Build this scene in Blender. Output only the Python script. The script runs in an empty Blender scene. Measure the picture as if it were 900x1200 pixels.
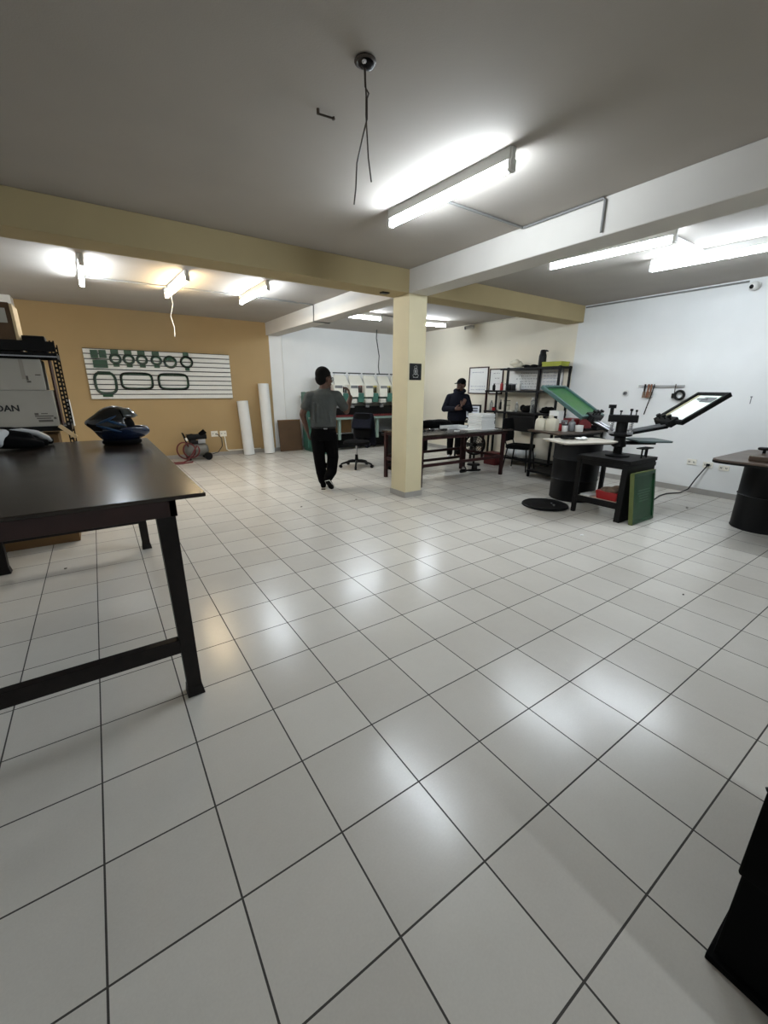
import bpy, bmesh, math, random
from mathutils import Vector, Matrix
random.seed(7)
SC = bpy.context.scene
COL = SC.collection
PI = math.pi

# ------------------------------------------------------------------ camera
cam_d = bpy.data.cameras.new('camera'); cam = bpy.data.objects.new('camera', cam_d); COL.objects.link(cam)
_yaw, _pit, _rol = -0.601500, -0.294086, 0.007138
_F = Vector((math.cos(_pit) * -math.sin(_yaw), math.cos(_pit) * math.cos(_yaw), math.sin(_pit)))
_R0 = Vector((math.cos(_yaw), math.sin(_yaw), 0)); _U0 = _R0.cross(_F)
_R = _R0 * math.cos(_rol) + _U0 * math.sin(_rol); _U = -_R0 * math.sin(_rol) + _U0 * math.cos(_rol)
CAMZ = 1.4395
cam.matrix_world = Matrix(((_R.x, _U.x, -_F.x, 0), (_R.y, _U.y, -_F.y, 0), (_R.z, _U.z, -_F.z, CAMZ), (0, 0, 0, 1)))
cam_d.sensor_fit = 'VERTICAL'; cam_d.sensor_height = 24.0; cam_d.lens = 24.0 * 478.0 / 1200.0
cam_d.clip_start = 0.02; cam_d.clip_end = 100
SC.camera = cam
# ------------------------------------------------------------------ world, exposure
w = bpy.data.worlds.new('world'); SC.world = w; w.use_nodes = True
w.node_tree.nodes['Background'].inputs[0].default_value = (0.6, 0.7, 0.8, 1)
w.node_tree.nodes['Background'].inputs[1].default_value = 0.0
SC.view_settings.view_transform = 'Standard'; SC.view_settings.look = 'None'
SC.view_settings.exposure = 0.4; SC.view_settings.gamma = 1.0; SC.view_settings.use_curve_mapping = False
SC.cycles.use_denoising = True; SC.cycles.max_bounces = 8; SC.cycles.diffuse_bounces = 5
SC.cycles.sample_clamp_indirect = 4.0; SC.cycles.caustics_reflective = False; SC.cycles.caustics_refractive = False
TUBE = 95.0            # radiance of the fluorescent tubes

# ------------------------------------------------------------------ materials
def lin(c):
    return tuple(((v / 255) / 12.92 if v / 255 <= 0.04045 else ((v / 255 + 0.055) / 1.055) ** 2.4) for v in c)
MATS = {}
def mat(name, rgb, rough=0.6, metal=0.0, var=0.08, scale=6.0, bump=0.0, bscale=60.0, alpha=None, emit=None, estr=0, trans=0.0, spec=0.5, coat=0.0):
    if name in MATS: return MATS[name]
    m = bpy.data.materials.new(name); m.use_nodes = True; nt = m.node_tree; b = nt.nodes['Principled BSDF']
    c = lin(rgb)
    tc = nt.nodes.new('ShaderNodeTexCoord')
    n = nt.nodes.new('ShaderNodeTexNoise'); n.inputs['Scale'].default_value = scale; n.inputs['Detail'].default_value = 4
    nt.links.new(tc.outputs['Object'], n.inputs['Vector'])
    r = nt.nodes.new('ShaderNodeValToRGB'); e = r.color_ramp.elements
    e[0].position = 0.3; e[1].position = 0.7
    e[0].color = tuple(v * (1 - var) for v in c) + (1,); e[1].color = tuple(min(1, v * (1 + var)) for v in c) + (1,)
    nt.links.new(n.outputs['Fac'], r.inputs['Fac']); nt.links.new(r.outputs['Color'], b.inputs['Base Color'])
    b.inputs['Roughness'].default_value = rough; b.inputs['Metallic'].default_value = metal
    b.inputs['Specular IOR Level'].default_value = spec
    b.inputs['Transmission Weight'].default_value = trans; b.inputs['Coat Weight'].default_value = coat
    if alpha is not None: b.inputs['Alpha'].default_value = alpha
    if emit: b.inputs['Emission Color'].default_value = lin(emit) + (1,); b.inputs['Emission Strength'].default_value = estr
    if bump:
        n2 = nt.nodes.new('ShaderNodeTexNoise'); n2.inputs['Scale'].default_value = bscale
        nt.links.new(tc.outputs['Object'], n2.inputs['Vector'])
        bp = nt.nodes.new('ShaderNodeBump'); bp.inputs['Strength'].default_value = bump; bp.inputs['Distance'].default_value = 0.01
        nt.links.new(n2.outputs['Fac'], bp.inputs['Height']); nt.links.new(bp.outputs['Normal'], b.inputs['Normal'])
    MATS[name] = m; return m

def floor_material():
    m = bpy.data.materials.new('floor_tiles'); m.use_nodes = True; nt = m.node_tree; N = nt.nodes; L = nt.links; b = N['Principled BSDF']
    T = 0.333
    def mth(op, a, bb=None, c=None):
        n = N.new('ShaderNodeMath'); n.operation = op
        for i, v in enumerate((a, bb, c)):
            if v is None: continue
            if isinstance(v, (int, float)): n.inputs[i].default_value = v
            else: L.new(v, n.inputs[i])
        return n.outputs[0]
    geo = N.new('ShaderNodeNewGeometry'); sep = N.new('ShaderNodeSeparateXYZ'); L.new(geo.outputs['Position'], sep.inputs[0])
    tx = mth('DIVIDE', mth('SUBTRACT', sep.outputs[0], -0.2065), T); ty = mth('DIVIDE', mth('SUBTRACT', sep.outputs[1], 1.5728), T)
    def edge(t):
        f = mth('FRACT', t); return mth('MINIMUM', f, mth('SUBTRACT', 1.0, f))
    d = mth('MINIMUM', edge(tx), edge(ty))
    grout = mth('LESS_THAN', d, 0.0088)
    cmb = N.new('ShaderNodeCombineXYZ'); L.new(mth('FLOOR', tx), cmb.inputs[0]); L.new(mth('FLOOR', ty), cmb.inputs[1])
    wn = N.new('ShaderNodeTexWhiteNoise'); wn.noise_dimensions = '2D'; L.new(cmb.outputs[0], wn.inputs['Vector'])
    ns = N.new('ShaderNodeTexNoise'); ns.inputs['Scale'].default_value = 3.0; ns.inputs['Detail'].default_value = 8; L.new(geo.outputs['Position'], ns.inputs['Vector'])
    fine = N.new('ShaderNodeTexNoise'); fine.inputs['Scale'].default_value = 26.0; fine.inputs['Detail'].default_value = 6; L.new(geo.outputs['Position'], fine.inputs['Vector'])
    grain = N.new('ShaderNodeTexNoise'); grain.inputs['Scale'].default_value = 140.0; grain.inputs['Detail'].default_value = 3; L.new(geo.outputs['Position'], grain.inputs['Vector'])
    val = mth('ADD', mth('MULTIPLY', wn.outputs['Value'], 0.35), mth('ADD', mth('MULTIPLY', ns.outputs['Fac'], 0.45), mth('ADD', mth('MULTIPLY', fine.outputs['Fac'], 0.14), mth('MULTIPLY', mth('SUBTRACT', grain.outputs['Fac'], 0.5), 0.35))))
    rp = N.new('ShaderNodeValToRGB'); L.new(val, rp.inputs['Fac']); e = rp.color_ramp.elements
    e[0].position = 0.2; e[0].color = lin((203, 198, 189)) + (1,); e[1].position = 0.8; e[1].color = lin((219, 215, 206)) + (1,)
    mix = N.new('ShaderNodeMixRGB'); L.new(grout, mix.inputs['Fac']); L.new(rp.outputs['Color'], mix.inputs['Color1']); mix.inputs['Color2'].default_value = lin((62, 58, 54)) + (1,)
    L.new(mix.outputs['Color'], b.inputs['Base Color'])
    ro = mth('ADD', mth('MULTIPLY', ns.outputs['Fac'], 0.06), mth('ADD', mth('MULTIPLY', fine.outputs['Fac'], 0.13), mth('ADD', mth('MULTIPLY', wn.outputs['Value'], 0.03), 0.125)))
    ro = mth('MAXIMUM', mth('MINIMUM', ro, 0.262), mth('MULTIPLY', grout, 0.8)); L.new(ro, b.inputs['Roughness'])
    bp = N.new('ShaderNodeBump'); bp.inputs['Strength'].default_value = 0.5; bp.inputs['Distance'].default_value = 0.004
    hh = mth('ADD', mth('MULTIPLY', fine.outputs['Fac'], 0.04), mth('SUBTRACT', 1.0, mth('MULTIPLY', grout, 0.4)))
    L.new(hh, bp.inputs['Height']); L.new(bp.outputs['Normal'], b.inputs['Normal'])
    b.inputs['Specular IOR Level'].default_value = 0.5
    return m

def wood_material(name, a, b_, rough, axis=0, coat=0.0):
    m = bpy.data.materials.new(name); m.use_nodes = True; nt = m.node_tree; N = nt.nodes; L = nt.links; b = N['Principled BSDF']
    tc = N.new('ShaderNodeTexCoord'); mp = N.new('ShaderNodeMapping'); s = [9, 9, 9]; s[axis] = 1.2; mp.inputs['Scale'].default_value = s
    L.new(tc.outputs['Object'], mp.inputs['Vector'])
    n = N.new('ShaderNodeTexNoise'); n.inputs['Scale'].default_value = 2.0; n.inputs['Detail'].default_value = 8; L.new(mp.outputs[0], n.inputs['Vector'])
    r = N.new('ShaderNodeValToRGB'); r.color_ramp.elements[0].position = 0.3; r.color_ramp.elements[1].position = 0.72
    r.color_ramp.elements[0].color = lin(a) + (1,); r.color_ramp.elements[1].color = lin(b_) + (1,)
    L.new(n.outputs['Fac'], r.inputs['Fac']); L.new(r.outputs['Color'], b.inputs['Base Color'])
    n2 = N.new('ShaderNodeTexNoise'); n2.inputs['Scale'].default_value = 5.0; n2.inputs['Detail'].default_value = 5; L.new(tc.outputs['Object'], n2.inputs['Vector'])
    mr = N.new('ShaderNodeMapRange'); mr.inputs['To Min'].default_value = rough - 0.06; mr.inputs['To Max'].default_value = rough + 0.02
    L.new(n2.outputs['Fac'], mr.inputs['Value']); L.new(mr.outputs[0], b.inputs['Roughness']); b.inputs['Coat Weight'].default_value = coat
    MATS[name] = m; return m

M_floor = floor_material()
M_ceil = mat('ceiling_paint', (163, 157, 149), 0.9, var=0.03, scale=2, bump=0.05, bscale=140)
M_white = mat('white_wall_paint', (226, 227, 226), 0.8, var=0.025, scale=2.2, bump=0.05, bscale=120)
M_cream = mat('cream_wall_paint', (226, 219, 202), 0.8, var=0.02, scale=2, bump=0.05, bscale=120)
M_ochre = mat('ochre_wall_paint', (170, 145, 104), 0.8, var=0.03, scale=2, bump=0.05, bscale=120)
M_beam = mat('beige_beam_paint', (166, 150, 112), 0.8, var=0.03, scale=3)
M_wbeam = mat('off_white_beam_paint', (198, 194, 187), 0.85, var=0.03, scale=3)
M_colm = mat('pale_yellow_paint', (216, 205, 170), 0.7, var=0.03, scale=3)
M_base = mat('grey_tile_baseboard', (158, 155, 150), 0.4, var=0.05)
M_black = mat('black_metal', (8, 8, 9), 0.55, spec=.22, var=0.2, scale=14)
M_blackp = mat('black_plastic', (6, 6, 7), 0.5, spec=.22, var=0.15, scale=12)
M_matblk = mat('matte_black', (8, 8, 8), 0.9, spec=.1, var=0.2, scale=20)
M_legs = mat('dark_brown_painted_steel', (20, 14, 12), 0.5, spec=.3, var=0.35, scale=22)
M_red = mat('dark_red_painted_steel', (44, 17, 17), 0.5, spec=.3, var=0.2, scale=14)
M_apron = mat('dark_red_brown_wood', (44, 20, 17), 0.55, var=0.25, scale=10)
M_top = wood_material('dark_table_top', (32, 26, 22), (52, 43, 36), 0.24, 0)
M_desk = wood_material('brown_desk_top', (56, 44, 36), (84, 68, 54), 0.40, 1)
M_pale = wood_material('pale_wood', (190, 165, 125), (214, 192, 152), 0.6, 2)
M_box = mat('grey_white_cardboard', (168, 165, 156), 0.85, var=0.05, scale=4)
M_brownbox = mat('brown_cardboard', (104, 78, 46), 0.85, var=0.08, scale=5)
M_darkbox = mat('dark_brown_cardboard', (80, 60, 40), 0.85, var=0.08, scale=5)
M_paper = mat('white_paper', (225, 226, 224), 0.7, var=0.02)
M_plw = mat('white_plastic', (224, 224, 220), 0.4, var=0.02)
M_creamp = mat('cream_plastic', (205, 200, 182), 0.45, var=0.04)
M_tube = mat('lit_cool_tube', (240, 248, 255), 0.4, emit=(236, 246, 255), estr=TUBE)
M_tubew = mat('lit_warm_tube', (255, 240, 210), 0.4, emit=(255, 226, 178), estr=TUBE * 0.8)
M_grey = mat('grey_metal', (128, 130, 132), 0.4, metal=0.6, var=0.08)
M_chrome = mat('chrome', (205, 206, 210), 0.18, metal=1.0, var=0.03)
M_alum = mat('brushed_aluminium', (170, 172, 176), 0.35, metal=0.9, var=0.06)
M_condt = mat('grey_conduit', (120, 120, 118), 0.5, var=0.05)
M_cable = mat('black_cable', (20, 19, 18), 0.5)
M_wire = mat('brown_wire', (52, 42, 34), 0.6)
M_dgreen = mat('dark_green_plastic', (14, 62, 36), 0.4, var=0.15)
M_hoop = mat('black_green_hoop', (16, 38, 28), 0.4, var=0.15)
M_teal = mat('teal_machine_paint', (50, 94, 82), 0.45, var=0.06)
M_pteal = mat('pale_teal_edge', (118, 138, 130), 0.5, var=0.05)
M_cmach = mat('cream_machine_paint', (214, 212, 200), 0.4, var=0.03)
M_yel = mat('yellow_thread', (214, 196, 60), 0.8)
M_rthr = mat('red_thread', (122, 30, 34), 0.8)
M_wthr = mat('white_thread', (224, 222, 214), 0.8)
M_dred = mat('dark_red_plastic', (96, 22, 24), 0.45)
M_redp = mat('red_plastic', (158, 26, 30), 0.4)
M_ygreen = mat('yellow_green_card', (150, 156, 44), 0.6)
M_navy = mat('navy_cloth', (14, 16, 27), 0.9, spec=.2, var=0.25, scale=30)
M_cloth = mat('black_cloth', (8, 8, 9), 0.95, spec=.15, var=0.3, scale=30)
M_skin = mat('brown_skin', (84, 56, 43), 0.6, var=0.08, scale=20)
M_polo = mat('grey_polo_cotton', (68, 72, 71), 0.9, var=0.1, scale=14, bump=0.3, bscale=40)
M_trous = mat('black_trouser_cloth', (7, 7, 8), 0.95, spec=.1, var=0.2, scale=12)
M_hair = mat('black_hair', (9, 8, 8), 0.85, var=0.2, scale=60, spec=.15)
M_sole = mat('white_rubber', (212, 210, 204), 0.6)
M_gsole = mat('grey_rubber', (112, 110, 106), 0.8)
M_glass = mat('clear_plastic', (220, 226, 228), 0.12, trans=0.85, var=0.0)
M_film = mat('plastic_film', (224, 227, 228), 0.2, var=0.05, alpha=0.75)
M_hblue = mat('helmet_blue', (10, 28, 54), 0.25, var=0.3, scale=18, coat=0.5)
M_hblk = mat('helmet_black', (7, 9, 12), 0.25, var=0.3, scale=10, coat=0.4)
M_mesh = mat('green_emulsion_mesh', (24, 80, 36), 0.35, var=0.22, scale=9)
M_frameg = mat('blue_green_frame', (70, 98, 95), 0.4, metal=0.3, var=0.15, scale=12)
M_wmesh = mat('white_screen_mesh', (226, 236, 228), 0.35, var=0.05, scale=4)
M_emul = mat('dark_green_emulsion', (22, 74, 40), 0.4, var=0.2, scale=6)
M_wgreen = mat('green_stained_wood', (88, 98, 50), 0.6, var=0.15, scale=10)
M_ptl = mat('teal_grey_pallet', (52, 72, 72), 0.4, var=0.1)
M_ink = mat('dark_ink', (30, 32, 36), 0.7)
M_bluei = mat('blue_ink', (70, 84, 140), 0.7)
M_screen = mat('lit_monitor', (190, 196, 202), 0.3, emit=(206, 212, 222), estr=0.35)
M_outlet = mat('outlet_plastic', (232, 228, 216), 0.4)
M_hose = mat('dark_red_rubber', (92, 22, 24), 0.5)
M_tank = mat('grey_tank_paint', (112, 112, 108), 0.4, metal=0.3)
M_rag = mat('dirty_rag', (120, 100, 84), 0.95, var=0.3, scale=30)
M_orange = mat('rust_rag', (122, 82, 62), 0.95, var=0.3, scale=30)
M_debris = mat('debris', (70, 64, 58), 0.9)

# ------------------------------------------------------------------ mesh builder
def rotz(a, c=(0, 0, 0)):
    c = Vector(c); return Matrix.Translation(c) @ Matrix.Rotation(a, 4, 'Z') @ Matrix.Translation(-c)
def frame(o, x, y, z):
    m = Matrix((x, y, z)).transposed().to_4x4(); m.translation = o; return m
class MB:
    def __init__(self): self.bm = bmesh.new()
    def face(self, vs):
        try: return self.bm.faces.new(vs)
        except ValueError: return None
    def box(self, x0, x1, y0, y1, z0, z1, M=None):
        p = [Vector((x, y, z)) for z in (z0, z1) for y in (y0, y1) for x in (x0, x1)]
        if M is not None: p = [M @ q for q in p]
        v = [self.bm.verts.new(q) for q in p]
        for f in ((0, 2, 3, 1), (4, 5, 7, 6), (0, 1, 5, 4), (2, 6, 7, 3), (0, 4, 6, 2), (1, 3, 7, 5)): self.face([v[i] for i in f])
        return self
    def taper(self, a, b, s0, s1, M=None):
        """square post from a to b, half sizes s0 and s1"""
        a = Vector(a); b = Vector(b); v = []
        for c, s in ((a, s0), (b, s1)):
            for dx, dy in ((-1, -1), (1, -1), (1, 1), (-1, 1)):
                q = c + Vector((dx * s, dy * s, 0)); v.append(self.bm.verts.new(M @ q if M else q))
        self.face(v[3::-1]); self.face(v[4:])
        for i in range(4): self.face([v[i], v[(i + 1) % 4], v[4 + (i + 1) % 4], v[4 + i]])
        return self
    def rings(self, rings, closed=False, cap=True):
        R = [[self.bm.verts.new(p) for p in r] for r in rings]; n = len(R[0])
        for a, b in zip(R, R[1:] + ([R[0]] if closed else [])):
            for i in range(n): self.face([a[i], a[(i + 1) % n], b[(i + 1) % n], b[i]])
        if cap and not closed: self.face(R[0][::-1]); self.face(R[-1])
        return self
    def cyl(self, a, b, r0, r1=None, n=16, M=None):
        a = Vector(a); b = Vector(b); r1 = r0 if r1 is None else r1
        d = (b - a).normalized(); x = d.orthogonal().normalized(); y = d.cross(x); out = []
        for c, r in ((a, r0), (b, r1)):
            ring = [c + (x * math.cos(t) + y * math.sin(t)) * r for t in (2 * PI * i / n for i in range(n))]
            out.append([M @ q for q in ring] if M else ring)
        return self.rings(out)
    def lathe(self, prof, c=(0, 0, 0), n=24, M=None):
        c = Vector(c); out = []
        for r, z in prof:
            ring = [c + Vector((max(r, 1e-4) * math.cos(2 * PI * i / n), max(r, 1e-4) * math.sin(2 * PI * i / n), z)) for i in range(n)]
            out.append([M @ q for q in ring] if M else ring)
        return self.rings(out)
    def tube(self, pts, r, n=8, closed=False):
        P = [Vector(p) for p in pts]; out = []; x = None
        for i, p in enumerate(P):
            if closed: t = (P[(i + 1) % len(P)] - P[i - 1]).normalized()
            else: t = (P[min(i + 1, len(P) - 1)] - P[max(i - 1, 0)]).normalized()
            if x is None: x = t.orthogonal().normalized()
            x = (x - t * x.dot(t))
            x = x.normalized() if x.length > 1e-6 else t.orthogonal().normalized()
            y = t.cross(x); rr = r[i] if isinstance(r, (list, tuple)) else r
            out.append([p + (x * math.cos(2 * PI * k / n) + y * math.sin(2 * PI * k / n)) * rr for k in range(n)])
        return self.rings(out, closed=closed)
    def prism(self, poly, z0, z1, M=None):
        out = []
        for z in (z0, z1):
            ring = [Vector((x, y, z)) for x, y in poly]; out.append([M @ q for q in ring] if M else ring)
        return self.rings(out)
    def ball(self, c, r, n=16, m=10, M=None):
        c = Vector(c); r = (r, r, r) if isinstance(r, (int, float)) else r; out = []
        for j in range(m + 1):
            ph = -PI / 2 + PI * j / m; k = max(math.cos(ph), 1e-3)
            ring = [c + Vector((r[0] * k * math.cos(2 * PI * i / n), r[1] * k * math.sin(2 * PI * i / n), r[2] * math.sin(ph))) for i in range(n)]
            out.append([M @ q for q in ring] if M else ring)
        return self.rings(out)
    def cap(self, a, b, ra, rb, n=14):
        self.cyl(a, b, ra, rb, n); self.ball(a, ra, n, 8); self.ball(b, rb, n, 8); return self
    def build(self, name, m, parent=None, bevel=0.0, smooth=False, rootloc=None):
        bm = self.bm; off = Vector((0, 0, 0))
        p = parent
        while p is not None and p.parent is not None: p = p.parent
        if p is not None: off = Vector(ROOT.get(p.name, (0, 0, 0)))
        elif rootloc is not None: off = Vector(rootloc)
        bmesh.ops.translate(bm, verts=bm.verts, vec=-off)
        bmesh.ops.recalc_face_normals(bm, faces=bm.faces)
        if smooth:
            for f in bm.faces: f.smooth = True
        me = bpy.data.meshes.new(name); bm.to_mesh(me); bm.free()
        me.materials.append(m)
        o = bpy.data.objects.new(name, me); COL.objects.link(o)
        if parent is not None: o.parent = parent
        elif rootloc is not None: o.location = off; ROOT[o.name] = tuple(off)
        if bevel:
            bv = o.modifiers.new('bevel', 'BEVEL'); bv.width = bevel; bv.segments = 2; bv.limit_method = 'ANGLE'; bv.angle_limit = 0.6
        if smooth:
            try: me.set_sharp_from_angle(angle=math.radians(40))
            except Exception: pass
        return o
ROOT = {}
def tag(o, label=None, cat=None, group=None, kind=None):
    if label: o['label'] = label
    if cat: o['category'] = cat
    if group: o['group'] = group
    if kind: o['kind'] = kind
    return o
def thing(name, label, cat, loc, group=None):
    o = bpy.data.objects.new(name, None); COL.objects.link(o); o.location = loc; o.empty_display_size = 0.1
    ROOT[o.name] = tuple(loc); return tag(o, label, cat, group)
def dup(o, loc, label, group=None, rz=None):
    def cp(s, par):
        c = s.copy(); COL.objects.link(c); c.parent = par
        for ch in s.children: cp(ch, c)
        return c
    c = cp(o, None); c.location = loc; c['label'] = label; ROOT[c.name] = tuple(loc)
    if group: c['group'] = group
    if rz is not None: c.rotation_euler.z = rz
    return c
def struct(name, mb, m, **k): return tag(mb.build(name, m, **k), kind='structure')
def remesh(o, voxel, it=4, fac=0.5):
    md = o.modifiers.new('r', 'REMESH'); md.mode = 'VOXEL'; md.voxel_size = voxel; md.use_smooth_shade = True
    s = o.modifiers.new('s', 'SMOOTH'); s.iterations = it; s.factor = fac
    bpy.context.view_layer.update(); dg = bpy.context.evaluated_depsgraph_get()
    me = bpy.data.meshes.new_from_object(o.evaluated_get(dg)); old = o.data; o.modifiers.clear(); o.data = me; bpy.data.meshes.remove(old)
    for p in me.polygons: p.use_smooth = True
    return o
def text(name, s, size, M, m, parent, depth=0.0006):
    cu = bpy.data.curves.new(name, 'FONT'); cu.body = s; cu.size = size; cu.extrude = depth; cu.offset = .0022; cu.align_x = 'CENTER'; cu.align_y = 'CENTER'
    t = bpy.data.objects.new('tmp', cu); COL.objects.link(t); bpy.context.view_layer.update()
    me = bpy.data.meshes.new_from_object(t.evaluated_get(bpy.context.evaluated_depsgraph_get())); bpy.data.objects.remove(t)
    off = Vector(ROOT[parent.name]) if parent.name in ROOT else Vector((0, 0, 0))
    me.transform(Matrix.Translation(-off) @ M); me.materials.clear(); me.materials.append(m); me.name = name
    o = bpy.data.objects.new(name, me); COL.objects.link(o); o.parent = parent; return o

# ------------------------------------------------------------------ room shell
X0, X1, Y0, Y1, H = -1.75, 7.05, -4.2, 9.45, 2.79
struct('floor', MB().box(X0 - .1, X1 + .1, Y0 - .1, Y1 + .1, -0.1, 0), M_floor)
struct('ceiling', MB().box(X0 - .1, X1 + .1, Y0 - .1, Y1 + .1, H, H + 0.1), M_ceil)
struct('wall_far', MB().box(X0, 3.37, Y1, Y1 + .1, 0, H), M_ochre)
struct('wall_far_white', MB().box(3.37, X1 + .1, Y1, Y1 + .1, 0, H), M_white)
struct('wall_right', MB().box(X1, X1 + .1, Y0, 4.42, 0, H), M_white)
struct('wall_right_cream', MB().box(X1, X1 + .1, 4.42, Y1, 0, H), M_cream)
struct('wall_left', MB().box(X0 - .1, X0, Y0, Y1 + .1, 0, H), M_white)
struct('wall_near', MB().box(X0, X1, Y0 - .1, Y0, 0, H), M_white)
struct('trim_1', MB().box(X0, X1, 4.33, 4.66, 2.535, H + .001), M_beam, bevel=0.008)            # beige cross beam
bw = MB().box(3.31, 3.60, Y0, 4.33, 2.535, H + .001)
struct('trim_2', bw, M_wbeam, bevel=0.008)
struct('trim_3', MB().box(3.31, 3.60, 4.66, Y1, 2.535, H + .001), M_wbeam, bevel=0.008)
struct('trim_4', MB().box(3.31, 3.59, 4.315, 4.65, 0, 2.54), M_colm, bevel=0.008)               # column
struct('trim_5', MB().box(X0, -0.84, 9.1, Y1, 0, H), M_white)
struct('baseboard_column', MB().box(3.30, 3.60, 4.305, 4.66, 0, 0.075), M_base, bevel=0.004)
struct('baseboard_far', MB().box(-0.84, X1, Y1 - .012, Y1, 0, 0.08), M_base)
struct('baseboard_right', MB().box(X1 - .012, X1, Y0, Y1 - .012, 0, 0.08), M_base)
struct('baseboard_left', MB().box(X0, X0 + .012, Y0, 9.1, 0, 0.08), M_base)

# ------------------------------------------------------------------ fluorescent tubes
def tube_light(a, b, label, warm=False, m=None):
    a = Vector(a); b = Vector(b); q = (zt - CAMZ) / (2.73 - CAMZ); a.xy *= q; b.xy *= q; mid = (a + b) / 2
    t = thing('fluorescent_light', label, 'light', (mid.x, mid.y, H), 'fluorescent tubes on the ceiling')
    d = (b - a).normalized()
    MB().cyl(a + d * .03, b - d * .03, 0.024, n=16).build('lamp_tube', m or (M_tubew if warm else M_tube), t, smooth=True)
    ang = math.atan2(d.y, d.x)
    for e in (a, b):
        M = Matrix.Translation(e) @ Matrix.Rotation(ang, 4, 'Z')
        mb = MB().box(-.014, .014, -.024, .024, -.026, .036, M); mb.box(-.012, .012, -.016, .016, .036, H - a.z, M)
        mb.build('lamp_holder', M_plw, t, bevel=0.004)
    M = Matrix.Translation(mid) @ Matrix.Rotation(ang, 4, 'Z'); L = (b - a).length / 2
    MB().box(-L, L, -.026, .026, .032, H - a.z, M).build('added_baffle_rail', M_plw, t)  # rail added above the tube to keep its glow off the ceiling
    return t
zt = 2.695
tube_light((2.235, 3.19, zt), (2.305, 2.02, zt), 'bright tube light on the near ceiling, alone above the open floor')
tube_light((4.37, 3.17, zt), (4.50, 2.0, zt), 'tube light right of the white beam, beside the round ceiling hole')
tube_light((5.36, 2.57, zt), (5.48, 1.40, zt), 'tube light nearest the right wall, running out of the frame')
tube_light((0.10, 7.28, zt), (0.11, 6.05, zt), 'cool tube light seen end on, beyond the beige beam, farthest left')
tube_light((1.125, 7.4, zt), (1.19, 6.1, zt), 'warm tube light with a cord hanging from it', warm=True)
tube_light((2.17, 7.23, zt), (2.18, 6.0, zt), 'cool tube light beyond the beige beam, next to the white far beam')
tube_light((3.95, 7.28, zt), (4.85, 7.22, zt), 'tube light above the embroidery machine, left of the column')
tube_light((5.55, 7.3, zt), (6.45, 7.12, zt), 'tube light just right of the column, near the cream wall')

tube_light((1.6, -3.0, zt), (1.62, -1.8, zt), 'unseen tube light added behind the camera for the near floor')  # out of view; added to brighten the dark near floor
def conduit(name, pts, r, label, cat, m=M_condt, n=8):
    return tag(MB().tube(pts, r, n).build(name, m, rootloc=pts[0]), label, cat)
zc = H - 0.011
conduit('ceiling_conduit', [(2.27, 2.70, zc), (3.29, 2.71, zc), (3.297, 2.70, zc), (3.297, 2.0, zc), (3.297, 1.985, zc - .015), (3.297, 1.985, 2.56)], 0.010,
        'thin grey conduit from the near tube light along the white beam', 'conduit')
conduit('ceiling_conduit', [(4.49, 2.04, zc), (5.42, 2.05, zc)], 0.010, 'thin pale conduit joining the two tube lights by the right wall', 'conduit', M_plw)
conduit('ceiling_conduit', [(0.11, 7.0, zc), (1.15, 6.95, zc), (2.18, 6.9, zc), (3.29, 6.95, zc), (3.297, 6.96, zc - .02), (3.297, 6.98, 2.525), (3.60, 6.98, 2.523), (3.613, 6.98, 2.54), (3.613, 6.98, zc), (3.63, 6.99, zc), (4.5, 7.1, zc), (5.9, 7.1, zc)], 0.010,
        'thin conduit linking the far tube lights over the white beam', 'conduit')
conduit('wall_conduit', [(X1 - .012, 4.31, H - .03), (X1 - .012, 3.0, H - .03), (X1 - .012, 2.16, H - .03)], 0.012, 'grey conduit along the top of the right wall to the dome camera', 'conduit')
conduit('wall_conduit', [(X1 - .012, 4.68, H - .02), (X1 - .012, 6.85, H - .02)], 0.010, 'thin cable duct along the top of the cream wall to the bullet camera', 'conduit', M_creamp)
conduit('dangling_wire', [(1.13, 7.06, 2.69), (1.165, 7.2, 2.6), (1.13, 7.3, 2.45), (1.16, 7.3, 2.3), (1.15, 7.3, 2.17)], 0.005, 'pale cord dangling from the warm tube light', 'cord', M_plw)
conduit('hanging_cable', [(5.86, 8.9, H), (5.85, 8.9, 2.6), (5.90, 8.9, 2.35), (5.93, 8.9, 2.2), (5.91, 8.9, 1.95), (5.9, 8.85, 1.78)], 0.012, 'dark cable dropping from the ceiling to the embroidery machine', 'cable', M_cable)

# ceiling socket, bolt, hole
t = thing('ceiling_junction_box', 'round dark ceiling box with bare wires hanging out', 'junction box', (1.19, 1.90, H))
MB().lathe([(.045, -.002), (.048, -.008), (.037, -.012), (.03, -.003)], (1.19, 1.90, H), 20).build('ring', M_wire, t, smooth=True)
MB().ball((1.20, 1.90, H - .012), (.03, .026, .018)).build('connector_block', M_black, t, smooth=True)
MB().ball((1.175, 1.885, H - .016), (.012, .012, .010)).build('terminal', M_chrome, t, smooth=True)
MB().tube([(1.19, 1.90, H - .01), (1.19, 1.90, H - .07), (1.196, 1.904, H - .12), (1.192, 1.90, H - .19), (1.20, 1.905, H - .25), (1.21, 1.91, H - .34), (1.225, 1.908, H - .43)], .0035, 6).build('wire', M_wire, t)
MB().tube([(1.186, 1.903, H - .01), (1.192, 1.905, H - .09), (1.212, 1.908, H - .105), (1.198, 1.90, H - .13), (1.200, 1.903, H - .2), (1.18, 1.91, H - .27), (1.155, 1.92, H - .37), (1.15, 1.925, H - .47), (1.143, 1.93, H - .53)], .0035, 6).build('wire', M_wire, t)
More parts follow.
